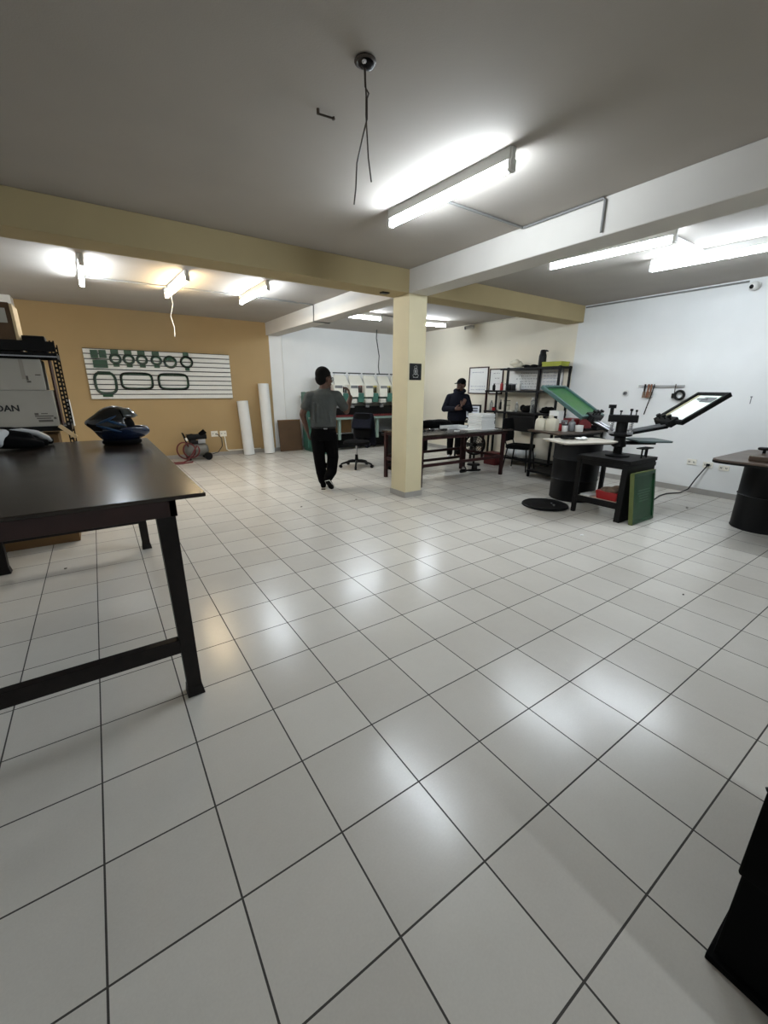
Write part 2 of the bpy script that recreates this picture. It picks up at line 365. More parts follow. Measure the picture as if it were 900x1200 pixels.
tag(MB().cyl((1.165, 2.31, H - .02), (1.245, 2.30, H - .02), .005, n=8).cyl((1.163, 2.31, H), (1.163, 2.31, H - .022), .008, n=8).cyl((1.243, 2.30, H - .014), (1.247, 2.30, H - .026), .008, n=8).build('ceiling_bolt', M_wire, rootloc=(1.2, 2.3, H)), 'small bent bolt sticking out of the near ceiling', 'bolt')
t = thing('ceiling_hole_cover', 'small dark round fitting on the ceiling by the white beam', 'ceiling fitting', (4.13, 2.36, H))
MB().lathe([(.05, 0), (.055, -.01), (.03, -.02), (.01, -.022)], (4.13, 2.36, H), 16).build('plate', M_wire, t)
MB().tube([(4.13, 2.36, H - .02), (4.15, 2.35, H - .045), (4.18, 2.36, H - .05)], .005, 6).build('wire_stub', M_cable, t)
tag(MB().box(3.0, 3.1, 4.43, 4.5, 2.522, 2.536).build('beam_clip', M_cable, rootloc=(3.05, 4.46, 2.53), bevel=.003), 'small dark plate under the beige beam left of the column', 'bracket')

# cameras
t = thing('dome_camera', 'white dome security camera at the top of right wall', 'security camera', (X1, 2.08, 2.70))
MB().cyl((X1, 2.08, 2.70), (X1 - .03, 2.08, 2.70), .05, n=20).build('mount', M_plw, t, smooth=True)
MB().ball((X1 - .07, 2.08, 2.69), .052, 20, 14).build('dome', M_plw, t, smooth=True)
MB().ball((X1 - .105, 2.095, 2.68), .026, 14, 10).build('lens', M_blackp, t, smooth=True)
t = thing('bullet_camera', 'small bullet security camera high on the cream wall', 'security camera', (X1, 6.88, 2.73))
MB().cyl((X1, 6.88, 2.73), (X1 - .06, 6.88, 2.73), .035, .02, n=14).build('mount', M_plw, t, smooth=True)
MB().cyl((X1 - .05, 6.86, 2.73), (X1 - .2, 6.93, 2.70), .04, n=16).build('camera_body', M_plw, t, smooth=True)
MB().cyl((X1 - .2, 6.93, 2.70), (X1 - .206, 6.933, 2.699), .034, n=16).build('lens', M_blackp, t)

# poster on column
t = thing('column_poster', 'small black poster with a pale emblem on the column', 'poster', (3.42, 4.315, 1.54))
MB().box(3.335, 3.525, 4.309, 4.315, 1.545, 1.745).build('sheet', M_blackp, t)
e = MB()
def ring_xz(mb, cx, cz, rx, rz, r, y=4.307, n=20): mb.tube([(cx + rx * math.cos(2 * PI * i / n), y, cz + rz * math.sin(2 * PI * i / n)) for i in range(n)], r, 5, closed=True)
ring_xz(e, 3.43, 1.70, .022, .018, .003); ring_xz(e, 3.43, 1.65, .03, .04, .004); ring_xz(e, 3.43, 1.60, .045, .022, .003)
e.ball((3.43, 4.307, 1.65), (.014, .002, .022), 10, 6)
e.box(3.39, 3.47, 4.306, 4.309, 1.575, 1.58)
e.build('emblem', mat('pale_print', (150, 150, 146), 0.7), t)

# ------------------------------------------------------------------ near work table
tx0, tx1, ty0, ty1, tz = -0.98, 0.335, 1.865, 4.27, 1.0
t = thing('work_table', 'big dark brown work table on black legs in the near left', 'table', (-.3, 3.05, 0))
MB().box(tx0, tx1, ty0, ty1, tz - .018, tz).build('tabletop', M_top, t, bevel=.004)
ap = MB()
ax0, ax1, ay0, ay1 = -.85, .215, 1.875, 4.22
ap.box(ax0, ax1, ay0, ay0 + .03, tz - .09, tz - .018); ap.box(ax0, ax1, ay1 - .03, ay1, tz - .09, tz - .018)
ap.box(ax0, ax0 + .03, ay0, ay1, tz - .09, tz - .018); ap.box(ax1 - .03, ax1, ay0, ay1, tz - .09, tz - .018)
ap.build('apron', M_apron, t, bevel=.003)
for lx in (-.80, .17):
    for ly in (1.915, 4.185):
        fx = lx + (.012 if lx > 0 else -.012)
        lg = MB().taper((fx, ly - .01, .045), (lx, ly, tz - .018), .031, .037).build('leg', M_legs, t, bevel=.003)
        MB().taper((fx + .002, ly - .01, 0), (fx, ly - .01, .05), .039, .033).build('foot', M_legs, lg, bevel=.003)
for ly in (1.905, 4.185): MB().box(-.79, .165, ly - .022, ly + .022, .245, .315).build('stretcher', M_legs, t, bevel=.003)

# ------------------------------------------------------------------ helmet and jacket on the table
def helmet():
    c = Vector((.11, 3.9, 1.0))
    t = thing('motorcycle_helmet', 'black and blue full-face helmet on the dark work table', 'helmet', c)
    # shell: a rounded surface around the head with an eye port left open in front (+x) and the bottom open
    def surf(lat, lon, add=0.0):
        cl = math.cos(lat); fr = math.cos(lon)
        x = .158 * cl * fr; y = .125 * cl * math.sin(lon); z = .148 * math.sin(lat)
        chin = max(0, fr) ** 1.3 * math.exp(-((lat + .42) / .50) ** 2)
        x += .078 * chin
        tail = max(0, -fr) ** 3 * math.exp(-((lat - .18) / .30) ** 2)
        x -= .05 * tail
        n = Vector((cl * fr, cl * math.sin(lon), math.sin(lat)))
        return c + Vector((x, y, z + .148)) + n * add
    NL, NM = 56, 30; lat0, lat1 = -1.02, PI / 2
    def port(lat, lon):
        d = abs((lon + PI) % (2 * PI) - PI); return d < 1.28 and -.07 < lat < .52 - .10 * d
    def patch(sel, add, name, m, solid=.016):
        mb = MB(); cache = {}
        def vt(i, j):
            j %= NL
            if i == NM: j = 0
            if (i, j) not in cache: cache[(i, j)] = mb.bm.verts.new(surf(lat0 + (lat1 - lat0) * i / NM, 2 * PI * j / NL, add))
            return cache[(i, j)]
        for i in range(NM):
            for j in range(NL):
                la = lat0 + (lat1 - lat0) * (i + .5) / NM; lo = 2 * PI * (j + .5) / NL
                if sel(la, lo):
                    q = [vt(i, j), vt(i, j + 1), vt(i + 1, j + 1), vt(i + 1, j)]
                    mb.face(q[:3] if i == NM - 1 else q)
        o = mb.build(name, m, t, smooth=True)
        sd = o.modifiers.new('solid', 'SOLIDIFY'); sd.thickness = solid; sd.offset = -1; return o
    low = lambda la, lo: la < -.12 + .12 * math.cos(lo)
    patch(lambda la, lo: not port(la, lo) and not low(la, lo), 0, 'shell', M_hblk)
    patch(lambda la, lo: not port(la, lo) and low(la, lo), 0, 'chin_bar', M_hblue)
    patch(lambda la, lo: abs((lo + PI) % (2 * PI) - PI) < 1.2 and .44 < la < .98, .012, 'visor', mat('smoky_visor', (34, 42, 44), 0.15, var=0.1, coat=.6), .004)
    MB().ball(c + Vector((0, 0, .14)), (.125, .10, .115), 20, 12).build('lining', M_matblk, t, smooth=True)
    MB().tube([c + Vector((.10 * math.cos(a) + .02 + .02 * math.cos(a), .085 * math.sin(a), .0195)) for a in (2 * PI * i / 28 for i in range(28))], .018, 8, closed=True).build('neck_padding', M_matblk, t, smooth=True)
    for k, (l0, o0, l1, o1) in enumerate(((.10, -2.4, .55, -1.55), (.05, -2.4, -.30, -1.45), (.30, -2.0, .02, -1.25))):
        MB().tube([surf(l0 + (l1 - l0) * q / 8, o0 + (o1 - o0) * q / 8, -.002) for q in range(9)], [.003, .007, .010, .011, .011, .010, .009, .006, .003], 8).build('stripe', mat('helmet_light_blue', (26, 62, 96), 0.3, coat=.5), t, smooth=True)
    MB().ball(surf(1.25, -1.9), (.02, .01, .008)).build('vent', M_chrome, t, smooth=True); MB().ball(surf(.9, -.5, .012), (.012, .01, .007)).build('vent', M_chrome, t, smooth=True)
helmet()

def lump(name, c, size, m, label, cat, seed, n=10, parent=None, vox=.012):
    rnd = random.Random(seed); mb = MB(); c = Vector(c)
    for i in range(n):
        p = c + Vector((rnd.uniform(-.36, .36) * size[0], rnd.uniform(-.36, .36) * size[1], size[2] * rnd.uniform(.25, .6)))
        mb.ball(p, (size[0] * rnd.uniform(.18, .32), size[1] * rnd.uniform(.18, .32), min(size[2] * rnd.uniform(.25, .42), p.z - c.z)), 12, 8)
    mb.ball(c + Vector((0, 0, size[2] * .22)), (size[0] * .44, size[1] * .44, size[2] * .22), 16, 8)
    o = mb.build(name, m, parent, rootloc=c if parent is None else None); remesh(o, vox, 3)
    if label: tag(o, label, cat)
    return o
t = thing('folded_jacket', 'black jacket in a clear plastic bag on the dark table', 'jacket', (-.62, 4.0, 1.0))
jk = MB()
for k, (y, z, r_) in enumerate(((3.84, 1.045, .045), (3.93, 1.05, .05), (4.03, 1.055, .05), (3.88, 1.095, .036), (3.99, 1.105, .036), (4.10, 1.05, .045))):
    e_ = -.36 + .02 * (k % 3) - (.05 if z > 1.08 else 0)
    z += .008; jk.tube([(-1.0, y, z + .012 * (k % 2)), (-.80, y + .02, z + .006), (-.66, y, z + .016), (-.54, y + .03, z + .004), (-.44, y + .045, z - .012), (e_, y + .06, 1.03)], [r_, r_ * 1.1, r_ * .92, r_ * 1.05, r_ * .8, .022], 12)
jo = jk.build('jacket_body', M_cloth, t); remesh(jo, .009, 1)
pl_ = MB().tube([(-.90, 3.78, 1.05), (-.72, 3.80, 1.06), (-.60, 3.83, 1.075), (-.56, 3.88, 1.12), (-.64, 3.98, 1.13)], [.04, .045, .05, .035, .02], 10)
po = pl_.build('bag_end', M_film, t); remesh(po, .012, 3)
fl = MB().tube([(-.56, 3.98, 1.135), (-.48, 4.0, 1.125), (-.40, 4.03, 1.10), (-.345, 4.05, 1.06), (-.325, 4.06, 1.03)], [.006, .02, .024, .022, .01], 8)
remesh(fl.build('bag_fold', M_film, t), .009, 2)

# ------------------------------------------------------------------ storage rack with boxes at the left
rx0, rx1, ry0, ry1, rzt = -1.45, -.235, 5.2, 5.72, 1.85
t = thing('storage_rack', 'black slotted-angle storage rack behind the work table', 'rack', (-.85, 5.45, 0))
def angle_post(mb, x, y, sx, sy, z1, w=.038, th=.004, holes=True):
    """slotted angle iron: two perforated strips"""
    ztop = z1
    for flat in ('x', 'y'):
        if flat == 'x': f = lambda a0, a1, z0, zz: mb.box(min(x, x + sx * a0) if False else x + min(sx * a0, sx * a1), x + max(sx * a0, sx * a1), y + min(0, sy * th), y + max(0, sy * th), z0, zz)
        else: f = lambda a0, a1, z0, zz: mb.box(x + min(0, sx * th), x + max(0, sx * th), y + min(sy * a0, sy * a1), y + max(sy * a0, sy * a1), z0, zz)
        f(0, w * .3, 0, ztop); f(w * .7, w, 0, ztop)
        z = 0.0
        while z < ztop - .03:
            f(w * .3, w * .7, z, z + .02); z += .042
for (x, y, sx, sy) in ((rx1, ry0, -1, 1), (rx1, ry1, -1, -1), (rx0, ry0, 1, 1), (rx0, ry1, 1, -1)):
    mb = MB(); angle_post(mb, x, y, sx, sy, rzt); mb.build('post', M_black, t)
for z in (.12, .62, 1.06, 1.74):
    s = MB().box(rx0 + .005, rx1 - .005, ry0 + .005, ry1 - .005, z - .008, z)
    s.box(rx0 + .005, rx1 - .005, ry0 - .003, ry0 + .005, z - .045, z); s.box(rx0 + .005, rx1 - .005, ry1 - .005, ry1 + .003, z - .045, z)
    s.box(rx1 - .008, rx1, ry0 + .005, ry1 - .005, z - .045, z)
    s.build('shelf', M_black, t)
MB().box(rx0, rx1, ry0 - .006, ry0 - .003, 1.70, 1.712).build('lit_edge_strip', M_alum, t)  # bright metal strip stands in for light catching the shelf edge
MB().box(rx0, rx1, ry0 - .006, ry0 - .002, 1.75, 1.84).build('top_rail', M_black, t)
# boxes
t = thing('shipping_box', 'grey-white lidded carton lettered DAN on the black rack', 'box', (-.72, 5.4, 1.06))
MB().box(-1.13, -.325, 5.215, 5.64, 1.062, 1.40).build('carton', M_box, t, bevel=.004)
MB().box(-1.12, -.335, 5.21, 5.217, 1.064, 1.39).build('front_face', M_box, t)
text('lettering', 'JORDAN', .078, frame(Vector((-.75, 5.208, 1.235)), Vector((1, 0, 0)), Vector((0, 0, 1)), Vector((0, -1, 0))), M_ink, t)
lb = MB()
for (x0, x1, z0, z1) in ((-.50, -.36, 1.155, 1.165), (-.49, -.38, 1.135, 1.145), (-.48, -.37, 1.105, 1.125), (-.50, -.47, 1.17, 1.19), (-.45, -.40, 1.18, 1.188), (-.36, -.34, 1.13, 1.15)): lb.box(x0, x1, 5.207, 5.211, z0, z1)
lb.build('print', mat('grey_print', (96, 92, 86), .8), t)
t = thing('shipping_box', 'grey-white plain carton stacked on the lettered carton', 'box', (-.72, 5.4, 1.402))
MB().box(-1.12, -.37, 5.22, 5.64, 1.402, 1.68).build('carton', M_box, t, bevel=.004)
MB().box(-.53, -.50, 5.216, 5.222, 1.50, 1.68).build('tape', mat('clear_tape', (150, 146, 136), .3), t)
m_ = MB()
for (x0, x1, z0, z1) in ((-.50, -.485, 1.49, 1.53), (-.50, -.47, 1.47, 1.485), (-.43, -.39, 1.535, 1.545)): m_.box(x0, x1, 5.215, 5.221, z0, z1)
m_.build('print', mat('grey_print', (96, 92, 86), .8), t)
t = thing('parcel', 'dark brown parcel on top of the black rack', 'box', (-.72, 5.4, 1.85))
MB().box(-1.05, -.505, 5.2, 5.55, 1.752, 2.15).build('carton', M_darkbox, t, bevel=.004)
MB().box(-.80, -.535, 5.192, 5.199, 1.98, 2.10).build('shipping_label', M_box, t)
tag(MB().prism([(-.505, 0), (-.485, 0), (-.485, .37), (-.505, .37)], 5.2, 5.55, frame(Vector((0, 0, 1.83)), Vector((1, 0, .12)).normalized(), Vector((-.0, 0, 1)), Vector((0, 1, 0)))).build('wooden_board', M_pale, rootloc=(-.49, 5.4, 1.755)), 'pale board standing against the parcel on the rack', 'board')
tag(MB().box(-.47, -.30, 5.25, 5.45, 1.752, 1.89).build('tool_case', M_blackp, rootloc=(-.4, 5.35, 1.75), bevel=.01), 'small black case lying on the rack top', 'case')
tag(MB().box(-.316, -.304, 5.27, 5.6, 1.062, 1.68).build('plywood_sheet', M_red, rootloc=(-.31, 5.45, 1.062)), 'dark red board standing beside the cartons on the rack', 'board')
tag(MB().box(0, .17, -.01, .01, -.018, .018, Matrix.Translation((-.33, 5.17, 1.07)) @ Matrix.Rotation(.80, 4, 'Y')).build('wood_slat', M_pale, rootloc=(-.33, 5.17, 1.07)), 'short pale wooden slat sloping off the rack shelf', 'slat')
tag(MB().box(-1.0, -.36, 5.24, 5.6, .622, .98).build('storage_carton', M_brownbox, rootloc=(-.7, 5.4, .622), bevel=.004), 'brown carton on the middle shelf below the lettered carton', 'box')
tag(MB().cyl((-.25, 5.75, 1.30), (-.245, 5.76, 1.02), .022, n=10).build('paper_tube', M_plw, rootloc=(-.25, 5.75, 1.0)), 'short white tube tied to the back of the rack', 'tube')
t = thing('cardboard_box', 'brown cardboard box on the floor under the work table', 'box', (-.6, 4.95, 0))
MB().box(-.90, -.33, 4.74, 5.14, 0, .30).build('carton', M_brownbox, t, bevel=.004)
pm = MB()
for (x0, x1, z) in ((-.66, -.56, .2), (-.52, -.47, .205), (-.45, -.41, .2)): pm.box(x0, x1, 4.736, 4.741, z, z + .012)
pm.build('print', mat('faded_print', (140, 116, 80), .8), t)

# ------------------------------------------------------------------ slat panel with hoops
sx0, sx1, sz0, sz1, sy = -.045, 2.47, 1.215, 2.095, 9.40
t = thing('slat_panel', 'white slatted display panel on the ochre wall', 'display panel', (1.2, 9.45, 1.215))
MB().box(sx0, sx1, 9.425, Y1 - .003, sz0, sz1).build('backing', M_ink, t)
sl = MB(); ns_ = 10; hgt = (sz1 - sz0) / ns_
for i in range(ns_): sl.box(sx0, sx1, sy, 9.43, sz0 + i * hgt + .004, sz0 + (i + 1) * hgt - .013)
sl.build('slats', M_plw, t, bevel=.002)
GH = 'green embroidery hoops on the slat panel'
def superellipse(cx, cz, rx, rz, p, y, n=40):
    out = []
    for i in range(n):
        a = 2 * PI * i / n; c, s = math.cos(a), math.sin(a)
        out.append((cx + rx * math.copysign(abs(c) ** (2 / p), c), y, cz + rz * math.copysign(abs(s) ** (2 / p), s)))
    return out
def hoop(cx, cz, rx, rz, p, label, tab=None, r=.017, m=M_hoop):
    t = thing('embroidery_hoop', label, 'hoop', (cx, 9.40, cz), GH)
    MB().tube(superellipse(cx, cz, rx, rz, p, 9.38), r, 8, closed=True).build('ring', m, t, smooth=True)
    MB().tube(superellipse(cx, cz, rx - .016, rz - .016, p, 9.375), r * .6, 6, closed=True).build('inner_ring', M_dgreen, t, smooth=True)
    if tab:
        MB().box(cx - tab[0], cx + tab[0], 9.375, 9.40, cz + rz - .01, cz + rz + tab[1]).build('bracket', M_dgreen, t, bevel=.004)
        MB().box(cx - tab[0] * .8, cx + tab[0] * .8, 9.375, 9.40, cz - rz - .06, cz - rz + .008).build('bracket', M_dgreen, t, bevel=.004)
    return t
hp = hoop(.43, 1.925, .082, .075, 2.2, 'first small round hoop right of the square green frames', (.06, .085))
for x, l in ((.64, 'second small round hoop from the square green frames'), (.855, 'third small round hoop from the square green frames'), (1.095, 'fourth small round hoop from the square green frames')):
    dup(hp, (x, 9.40, 1.925), l)
t = hoop(1.335, 1.905, .105, .10, 2.0, 'wider round hoop with a solid green top half')
MB().prism([(1.335 + .10 * math.cos(a), 1.93 + .095 * math.sin(a)) for a in (PI * i / 14 for i in range(15))], 9.378, 9.392, Matrix(((1, 0, 0, 0), (0, 0, 1, 0), (0, 1, 0, 0), (0, 0, 0, 1)))).build('fabric', M_dgreen, t)
hoop(1.63, 1.915, .105, .10, 2.0, 'black round hoop at the right end of the upper row', (.05, .085), m=M_blackp)
for x0, z0, l in ((.06, 1.93, 'upper left square green frame on the slat panel'), (.075, 1.765, 'lower left square green frame on the slat panel'), (.19, 1.935, 'upper right square green frame on the slat panel')):
    w_ = .11 if z0 > 1.8 else .22
    t = thing('square_frame', l, 'frame', (x0, 9.4, z0), GH)
    f = MB().box(x0, x0 + w_, 9.365, 9.40, z0, z0 + .135); f.build('block', M_dgreen, t, bevel=.005)
    MB().box(x0 + .02, x0 + w_ - .02, 9.36, 9.366, z0 + .035, z0 + .05).build('clip', M_hoop, t)
hoop(.215, 1.50, .165, .185, 3.2, 'big rounded-square hoop below the square green frames', (.10, .02), .018)
hoop(.72, 1.54, .26, .145, 4.5, 'wide rectangular hoop in the middle of the lower row', None, .016, M_blackp)
hoop(1.35, 1.54, .265, .145, 4.5, 'wide rectangular hoop at the right end of the lower row', None, .016, M_blackp)

# ------------------------------------------------------------------ compressor, outlets, rolls
t = thing('air_compressor', 'grey and black air compressor with red hose on the floor', 'compressor', (1.55, 9.1, 0))
yc = 9.12
MB().lathe([(.001, -.23), (.08, -.225), (.12, -.19), (.128, -.15), (.128, .15), (.12, .19), (.08, .225), (.001, .23)], n=24, M=Matrix.Translation((1.56, yc, .21)) @ Matrix.Rotation(PI / 2, 4, 'Y')).build('tank', M_tank, t, smooth=True)
MB().lathe([(.001, .20), (.10, .205), (.118, .175), (.12, .15), (.001, .15)], n=24, M=Matrix.Translation((1.56, yc, .21)) @ Matrix.Rotation(-PI / 2, 4, 'Y')).build('end_cap', M_alum, t, smooth=True)
pb = MB(); pb.box(1.44, 1.72, yc - .08, yc + .08, .33, .39); pb.ball((1.50, yc, .45), (.09, .085, .085)); pb.box(1.40, 1.78, yc - .07, yc + .07, .42, .52)
remesh(pb.build('motor_cover', M_blackp, t), .014, 3)
MB().cyl((1.66, yc - .02, .50), (1.76, yc - .04, .58), .05, n=14).build('cylinder_head', M_matblk, t, smooth=True)
MB().box(1.60, 1.74, yc - .1, yc - .07, .34, .42).build('pressure_switch', M_alum, t, bevel=.006)
MB().tube([(1.40, yc - .06, .34), (1.36, yc - .06, .50), (1.34, yc - .05, .55), (1.34, yc + .05, .55), (1.36, yc + .06, .50), (1.40, yc + .06, .34)], .012, 8).build('handle', M_blackp, t, smooth=True)
MB().cyl((1.37, yc - .11, .43), (1.40, yc - .11, .44), .035, n=14).build('gauge', M_plw, t, smooth=True)
for yy in (yc - .13, yc + .13): MB().cyl((1.76, yy - .02, .075), (1.76, yy + .02, .075), .075, n=20).build('wheel', M_blackp, t, smooth=True)
MB().box(1.36, 1.44, yc - .07, yc + .07, 0, .10).build('foot', M_blackp, t, bevel=.01)
hs = [(1.40 + .0, yc - .13, .30)]
for k in range(44):
    a = 1.2 + k * 2 * PI / 22; rr = .17 - .001 * k
    hs.append((1.30 + rr * math.cos(a) * .9 + .004 * k, yc - .16 - .002 * k, .22 + rr * math.sin(a)))
hs += [(1.36, yc - .26, .05), (1.25, yc - .3, .018), (1.10, yc - .28, .018), (.95, yc - .2, .018)]
MB().tube(hs, .014, 8).build('hose', M_hose, t, smooth=True)
MB().tube([(1.42, yc - .28, .018), (1.40, yc - .36, .018), (1.2, yc - .45, .018), (.98, yc - .42, .018)], .014, 8).build('hose', M_hose, t, smooth=True)
(MB().tube([(2.03, 9.43, .47), (2.08, 9.40, .46), (2.14, 9.36, .38), (2.13, 9.33, .22), (2.02, 9.28, .10), (1.88, 9.22, .08), (1.82, 9.17, .12)], .008, 8).build('power_cord', M_cable, t, smooth=True))
def outlet(name, c, n, label, s=.06, hgt=.05, m=M_outlet):
    """wall outlet plate; n is the wall normal"""
    t = thing(name, label, 'outlet', c); n = Vector(n); s_ = Vector((-n.y, n.x, 0)); c = Vector(c)
    M = frame(c, s_, Vector((0, 0, 1)), n)
    MB().box(-s, s, -hgt, hgt, 0, .012, M).build('plate', m, t, bevel=.004)
    for k in (-.5, .5):
        mb = MB(); mb.box(k * s - .010, k * s - .004, -.012, .012, .0115, .0135, M); mb.box(k * s + .004, k * s + .010, -.012, .012, .0115, .0135, M); mb.build('socket', M_ink, t)
    return t
outlet('wall_outlet', (2.02, Y1, .475), (0, -1, 0), 'cream outlet above the compressor with a black plug in it', .07, .06)
outlet('wall_outlet', (2.20, Y1, .47), (0, -1, 0), 'cream outlet on the ochre wall with a duct below it', .07, .06)
conduit('floor_duct', [(2.22, Y1 - .012, .42), (2.24, Y1 - .012, .13), (2.28, Y1 - .012, .10), (3.0, Y1 - .02, .095)], .013, 'thin cream duct running down and along the ochre wall', 'conduit', M_outlet)
def roll(a, b, r, label):
    t = thing('paper_roll', label, 'roll', (a[0], a[1], 0), 'white rolls leaning on the far wall')
    MB().cyl(a, b, r, n=24).build('sheet', M_paper, t, smooth=True)
    a = Vector(a); b = Vector(b); d = (b - a).normalized()
    MB().tube([b + d * .0005 + Vector((math.cos(i) * .012 * (1 + i * .18), math.sin(i) * .012 * (1 + i * .18), .0)) for i in [k * .5 for k in range(28)]], .0015, 4).build('spiral_edge', M_grey, t)
    MB().cyl(b - d * .02, b + d * .003, r * .35, n=16).build('core', M_brownbox, t)
roll((2.67, 9.24, .005), (2.64, 9.32, 1.16), .115, 'shorter white roll standing by the ochre wall')
roll((3.13, 9.22, .005), (3.13, 9.325, 1.52), .115, 'taller white roll standing where the ochre wall ends')
t = thing('cardboard_sheet', 'brown cardboard sheet leaning on the white far wall', 'cardboard', (3.7, 9.3, 0))
MB().box(3.42, 3.97, -.012, .012, 0, .72, Matrix.Translation((0, 9.29, 0)) @ Matrix.Rotation(-.12, 4, 'X')).build('sheet', M_darkbox, t)
MB().box(3.42, 3.97, -.016, .016, .70, .725, Matrix.Translation((0, 9.29, 0)) @ Matrix.Rotation(-.12, 4, 'X')).build('folded_edge', M_brownbox, t)
conduit('wall_pipe', [(3.66, Y1 - .008, H - .02), (3.66, Y1 - .008, .09)], .010, 'thin white pipe running down the white far wall', 'pipe', M_plw)

# ------------------------------------------------------------------ embroidery machine
t = thing('embroidery_machine', 'long teal and cream multi-head embroidery machine at far wall', 'embroidery machine', (5.5, 8.9, 0))
ex0, ex1 = 4.02, 6.95
MB().box(ex0, ex1, 8.45, 9.0, .745, .785).build('table_board', M_pteal, t, bevel=.004)
MB().box(ex0 + .1, ex1, 8.75, 9.05, .80, 1.02).build('bed', M_blackp, t, bevel=.01)
pf = MB(); pf.box(ex0 + .2, ex1, 8.52, 8.54, .80, .83); pf.box(ex0 + .2, ex1, 8.70, 8.72, .80, .83)
k = ex0 + .2
while k < ex1: pf.box(k, k + .02, 8.52, 8.72, .80, .83); k += .41
pf.build('hoop_carriage', M_dred, t)
MB().box(ex0 + .1, ex1, 9.05, 9.28, 1.02, 1.22).build('rear_beam', M_cmach, t, bevel=.01)
for x in (ex0 + .02, ex1 - .35):
    mb = MB().box(x, x + .30, 8.55, 9.15, .06, .75); mb.build('end_frame', M_teal, t, bevel=.01)
    MB().box(x - .03, x + .33, 8.35, 9.25, 0, .06).build('foot', M_teal, t, bevel=.01)
MB().box(ex0 - .02, ex0 + .12, 9.0, 9.3, .06, 1.35).build('side_column', M_teal, t, bevel=.01)
for x in (4.55, 5.60, 6.4): MB().box(x, x + .06, 8.5, 8.56, .28, .745).build('leg', M_pteal, t, bevel=.004)
MB().box(ex0 + .3, ex1 - .35, 8.75, 8.95, .06, .36).build('lower_beam', M_matblk, t, bevel=.01)
MB().box(ex0 + .35, 5.0, 8.7, 9.0, .42, .745).build('control_box', M_brownbox, t, bevel=.006)
hx = [4.40 + .415 * i for i in range(7)]
for i, x in enumerate(hx):
    hd = MB().box(x - .085, x + .085, 8.62, 9.1, 1.12, 1.33).build('sewing_head', M_teal, t, bevel=.012)
    MB().box(x + .10, x + .33, 8.58, 8.86, 1.24, 1.52).build('needle_case', M_cmach, hd, bevel=.015)
    nd = MB()
    for j in range(9): nd.cyl((x + .12 + .024 * j, 8.60, 1.24), (x + .12 + .024 * j, 8.60, 1.06), .0035, n=6)
    nd.build('needles', M_chrome, hd)
    MB().box(x + .13, x + .30, 8.60, 8.80, 1.10, 1.20).build('presser_block', M_cmach, hd, bevel=.01)
    MB().box(x + .12, x + .31, 8.574, 8.581, 1.44, 1.50).build('tension_plate', M_grey, hd)
    tm = (M_rthr, M_wthr, M_rthr, M_yel, M_yel, M_wthr, M_yel)[i]
    sp = MB()
    for j in range(3): sp.cyl((x - .055 + .055 * j, 8.70, 1.34), (x - .055 + .055 * j, 8.70, 1.50), .021, .015, n=10)
    sp.build('spools', tm, hd, smooth=True)
    sq = MB()
    for j in range(2): sq.cyl((x - .028 + .055 * j, 8.66, 1.34), (x - .028 + .055 * j, 8.66, 1.47), .02, .014, n=10)
    sq.build('dark_spools', M_blackp, hd, smooth=True)
    fan = MB(); fan.rings([[(x - .10, 8.95, 1.50), (x + .30, 8.95, 1.50), (x + .30, 8.97, 1.50), (x - .10, 8.97, 1.50)], [(x - .06, 9.1, 1.74), (x + .26, 9.1, 1.74), (x + .26, 9.12, 1.74), (x - .06, 9.12, 1.74)]])
    fan.build('thread_cover', M_cmach, hd)
    MB().box(x - .06, x + .27, 9.06, 9.13, 1.775, 1.80).build('thread_rail', M_ink, hd)
    rd = MB()
    for q in (x - .03, x + .24): rd.cyl((q, 9.1, 1.22), (q, 9.1, 1.78), .006, n=6)
    rd.build('rail_posts', M_chrome, hd)
    MB().lathe([(.05, 0), (.055, .05), (.03, .07), (.002, .075)], (x + .2, 8.66, 1.0), 12).build('bobbin_case', M_alum, hd, smooth=True)

